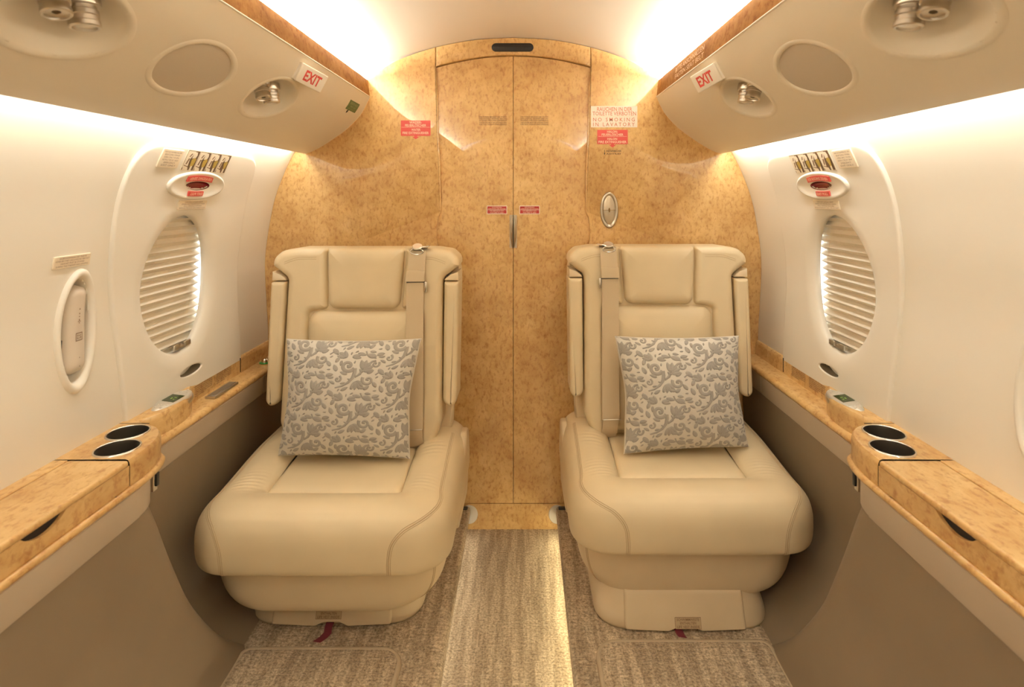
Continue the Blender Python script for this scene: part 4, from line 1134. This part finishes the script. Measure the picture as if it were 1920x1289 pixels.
# ------------------------------------------------------------------ damask cushions
def damask():
    """pieces of one scroll-and-leaf repeat (unit tile): list of closed 2D polygons"""
    P = []
    def drop(x, y, ang, l, w, bend=0.0):
        L, Rr = [], []
        for t in lin(0, 1, 9):
            a = ang+bend*(t-.5); cx = x+l*t*math.cos(ang+bend*t*.5); cy = y+l*t*math.sin(ang+bend*t*.5)
            hw = w*.58*math.sin(PI*min(1, t**.8))**.75 if 0 < t < 1 else 0.0
            L.append((cx-hw*math.sin(a), cy+hw*math.cos(a))); Rr.append((cx+hw*math.sin(a), cy-hw*math.cos(a)))
        P.append((L, Rr))
    def stroke(pts, w0, w1):
        L, Rr = [], []; n = len(pts)
        for i, p in enumerate(pts):
            a = pts[max(i-1, 0)]; b = pts[min(i+1, n-1)]; d = math.hypot(b[0]-a[0], b[1]-a[1])+1e-9
            w = .58*(w0+(w1-w0)*i/(n-1)); nx, ny = -(b[1]-a[1])/d, (b[0]-a[0])/d
            L.append((p[0]+nx*w, p[1]+ny*w)); Rr.append((p[0]-nx*w, p[1]-ny*w))
        P.append((L, Rr))
    def spiral(cx, cy, r, a0, turns, w, sg=1, tail=0.0):
        pts = []
        for t in lin(0, 1, 26):
            rr = r*(.16+.84*t); a = a0+sg*2*PI*turns*(t-1); pts.append((cx+rr*math.cos(a), cy+rr*math.sin(a)))
        stroke(pts, w*.6, w); 
        P.append(([(cx+r*.2*math.cos(a), cy+r*.2*math.sin(a)) for a in lin(0, PI, 8)], [(cx+r*.2*math.cos(-a), cy+r*.2*math.sin(-a)) for a in lin(0, PI, 8)]))
        return pts[-1]
    # main scroll, stem, fan of lobes
    spiral(.30, .62, .15, -.4, 1.25, .075, 1)
    stroke([(.44, .56), (.45, .45), (.42, .33), (.34, .22), (.22, .14), (.08, .10)], .08, .03)
    spiral(.74, .28, .125, 2.6, 1.15, .06, -1)
    spiral(.86, .66, .085, .6, 1.1, .045, 1)
    stroke([(.86, .74), (.78, .72), (.70, .64), (.62, .56)], .05, .03)
    stroke([(.60, .50), (.56, .42), (.48, .36), (.44, .45)], .05, .06)
    drop(.46, .94, -.5, .20, .08, .4); drop(.30, .40, 2.5, .17, .075, .4); drop(.02, .70, .9, .17, .075, .4); drop(.70, .44, .3, .16, .07, .3)
    drop(.20, .04, .3, .17, .07, .4); drop(.40, .06, 1.0, .15, .07, .4); drop(.56, .12, -.4, .15, .07, .4)
    spiral(.12, .30, .08, 1.2, 1.1, .042, 1)
    for a in (-.2, .25, .7, 1.15, 1.6): drop(.60, .52, a, .25, .10, .3)
    for a in (2.2, 2.75, 3.3): drop(.60, .46, a-1.1, .10, .05)
    for a in (-1.9, -1.45, -1.0, -.55): drop(.50, .26, a, .22, .085, -.4)
    for a in (1.9, 2.4, 2.95): drop(.22, .80, a-.4, .20, .09, .5)
    for a in (.2, .6): drop(.36, .82, a, .19, .085, -.5)
    drop(.84, .80, 2.4, .22, .12, .6); drop(.86, .86, .6, .17, .085, -.5); drop(.95, .55, -1.2, .2, .10, .5)
    drop(.06, .48, 1.7, .18, .09, .4); drop(.08, .95, -.7, .16, .08, .5); drop(.92, .10, 1.9, .17, .08, .4); drop(.66, .06, .4, .15, .075, .4)
    stroke([(.62, .98), (.66, .88), (.74, .82), (.86, .80)], .03, .02)
    stroke([(.88, .40), (.95, .46), (1.02, .48)], .03, .02)
    # small leaves filling the ground between the figures
    rnd = random.Random(11); pts = []
    for L, R in P:
        for (a, b), (c, d) in zip(L, R): pts += [(a, b), (c, d), ((a+c)/2, (b+d)/2)]
    pts = [(x+i, y+j+(.5 if i % 2 else 0)) for x, y in pts for i in (-1, 0, 1) for j in (-2, -1, 0, 1)]
    pts = [p for p in pts if -.35 < p[0] < 1.35 and -.35 < p[1] < 1.35]
    n = 0
    for _ in range(900):
        x, y, a = rnd.random(), rnd.random(), rnd.uniform(0, 2*PI); l = rnd.choice((.08, .11, .14))
        spine = [(x+l*t*math.cos(a), y+l*t*math.sin(a)) for t in (0, .33, .66, 1)]
        if min((sx-px)**2+(sy-py)**2 for sx, sy in spine for px, py in pts) < .034**2: continue
        drop(x, y, a, l, l*.42, rnd.uniform(-.5, .5)); n += 1
        L, R = P[-1]
        new = [q for q in L+R]+spine
        pts += [(qx+i, qy+j+(.5 if i % 2 else 0)) for qx, qy in new for i in (-1, 0, 1) for j in (-1, 0, 1)]
        if n > 34: break
    return P
MOTIF = damask()
def pillow(name_side, corners, tile, ox, oy, t0):
    TL, TR, BR, BL = [Vector(c) for c in corners]
    nrm = ((TR-TL).cross(BL-TL)); nrm.normalize()
    if nrm.y > 0: nrm = -nrm
    rnd = random.Random(3 if t0 > .05 else 5)
    ph = [rnd.uniform(0, 6.3) for _ in range(8)]
    def S(u, v, side=1):
        a = u*(1-.085*(1-v*v)*abs(u)**1.5-.012*math.sin(5*v+ph[0])*abs(u)**3*(1-v*v)); b = v*(1-.040*(1-u*u)*abs(v)**1.5)
        s, t = (a+1)/2, (b+1)/2
        p = (BL*(1-s)+BR*s)*(1-t)+(TL*(1-s)+TR*s)*t
        q = max(0, (1-u*u)*(1-v*v)); th = t0*q**.5
        wr = .0022*math.sin(16*v+3*u+ph[1])*max(0, abs(u)-.55)*2*(1-abs(u)**6)+.0022*math.sin(15*u-2*v+ph[2])*max(0, abs(v)-.6)*2*(1-abs(v)**6)
        return p+nrm*(side*th+(wr if side > 0 else 0))
    root = thing('cushion', f'grey damask velvet cushion leaning on the {name_side} seat', 'cushion', (BL+BR)/2, 'grey damask cushions')
    us = [math.sin(PI/2*x) for x in lin(-1, 1, 41)]
    V, F = grid(lambda u, v: S(u, v, 1), us, us); V2, F2 = grid(lambda u, v: S(u, v, -1), us, us); n0 = len(V)
    obj('cover', V+V2, F+[tuple(i+n0 for i in f) for f in F2], M_PILL, root, sharp=None)
    # piping seam
    # raised velvet figure
    W = (TR-TL).length; m = MB()
    nt = int(W/tile)+3
    for i in range(-2, nt):
        for j in range(-2, nt):
            for L, R in MOTIF:
                pl = []
                ok = True
                for row in (L, R):
                    rr = []
                    for x, y in row:
                        gx = (i+x+ox)*tile; gy = (j+y+oy+(.5 if i % 2 else 0))*tile
                        u = 2*gx/W-1; v = 2*gy/W-1
                        rr.append((u, v))
                    pl.append(rr)
                us_ = [p for rr in pl for p in rr]
                if all(abs(p[0]) > .985 or abs(p[1]) > .985 for p in us_): continue
                cl = lambda p: (max(-.985, min(.985, p[0])), max(-.985, min(.985, p[1])))
                n = len(L); top = [[S(*cl(p)) for p in rr] for rr in pl]
                mid = [S(*cl(((a[0]+b[0])/2, (a[1]+b[1])/2)))+nrm*.0023 for a, b in zip(*pl)]
                V = [p+nrm*.0004 for p in top[0]]+mid+[p+nrm*.0004 for p in top[1]]
                F = []
                for k in range(n-1): F += [(k, k+1, n+k+1, n+k), (n+k, n+k+1, 2*n+k+1, 2*n+k)]
                m.add(V, F)
    o = obj('velvet_figure', m.v, m.f, M_VELV, root, sharp=None, kind='stuff', recalc=False, label='raised grey velvet leaf and scroll pattern')
    return root
pillow('left', [(-.655, 1.660, .762), (-.262, 1.672, .760), (-.281, 1.600, .438), (-.650, 1.590, .452)], .138, .15, .1, .066)
pillow('right', [(.312, 1.722, .755), (.690, 1.726, .755), (.690, 1.650, .450), (.325, 1.640, .433)], .138, .45, .35, .064)
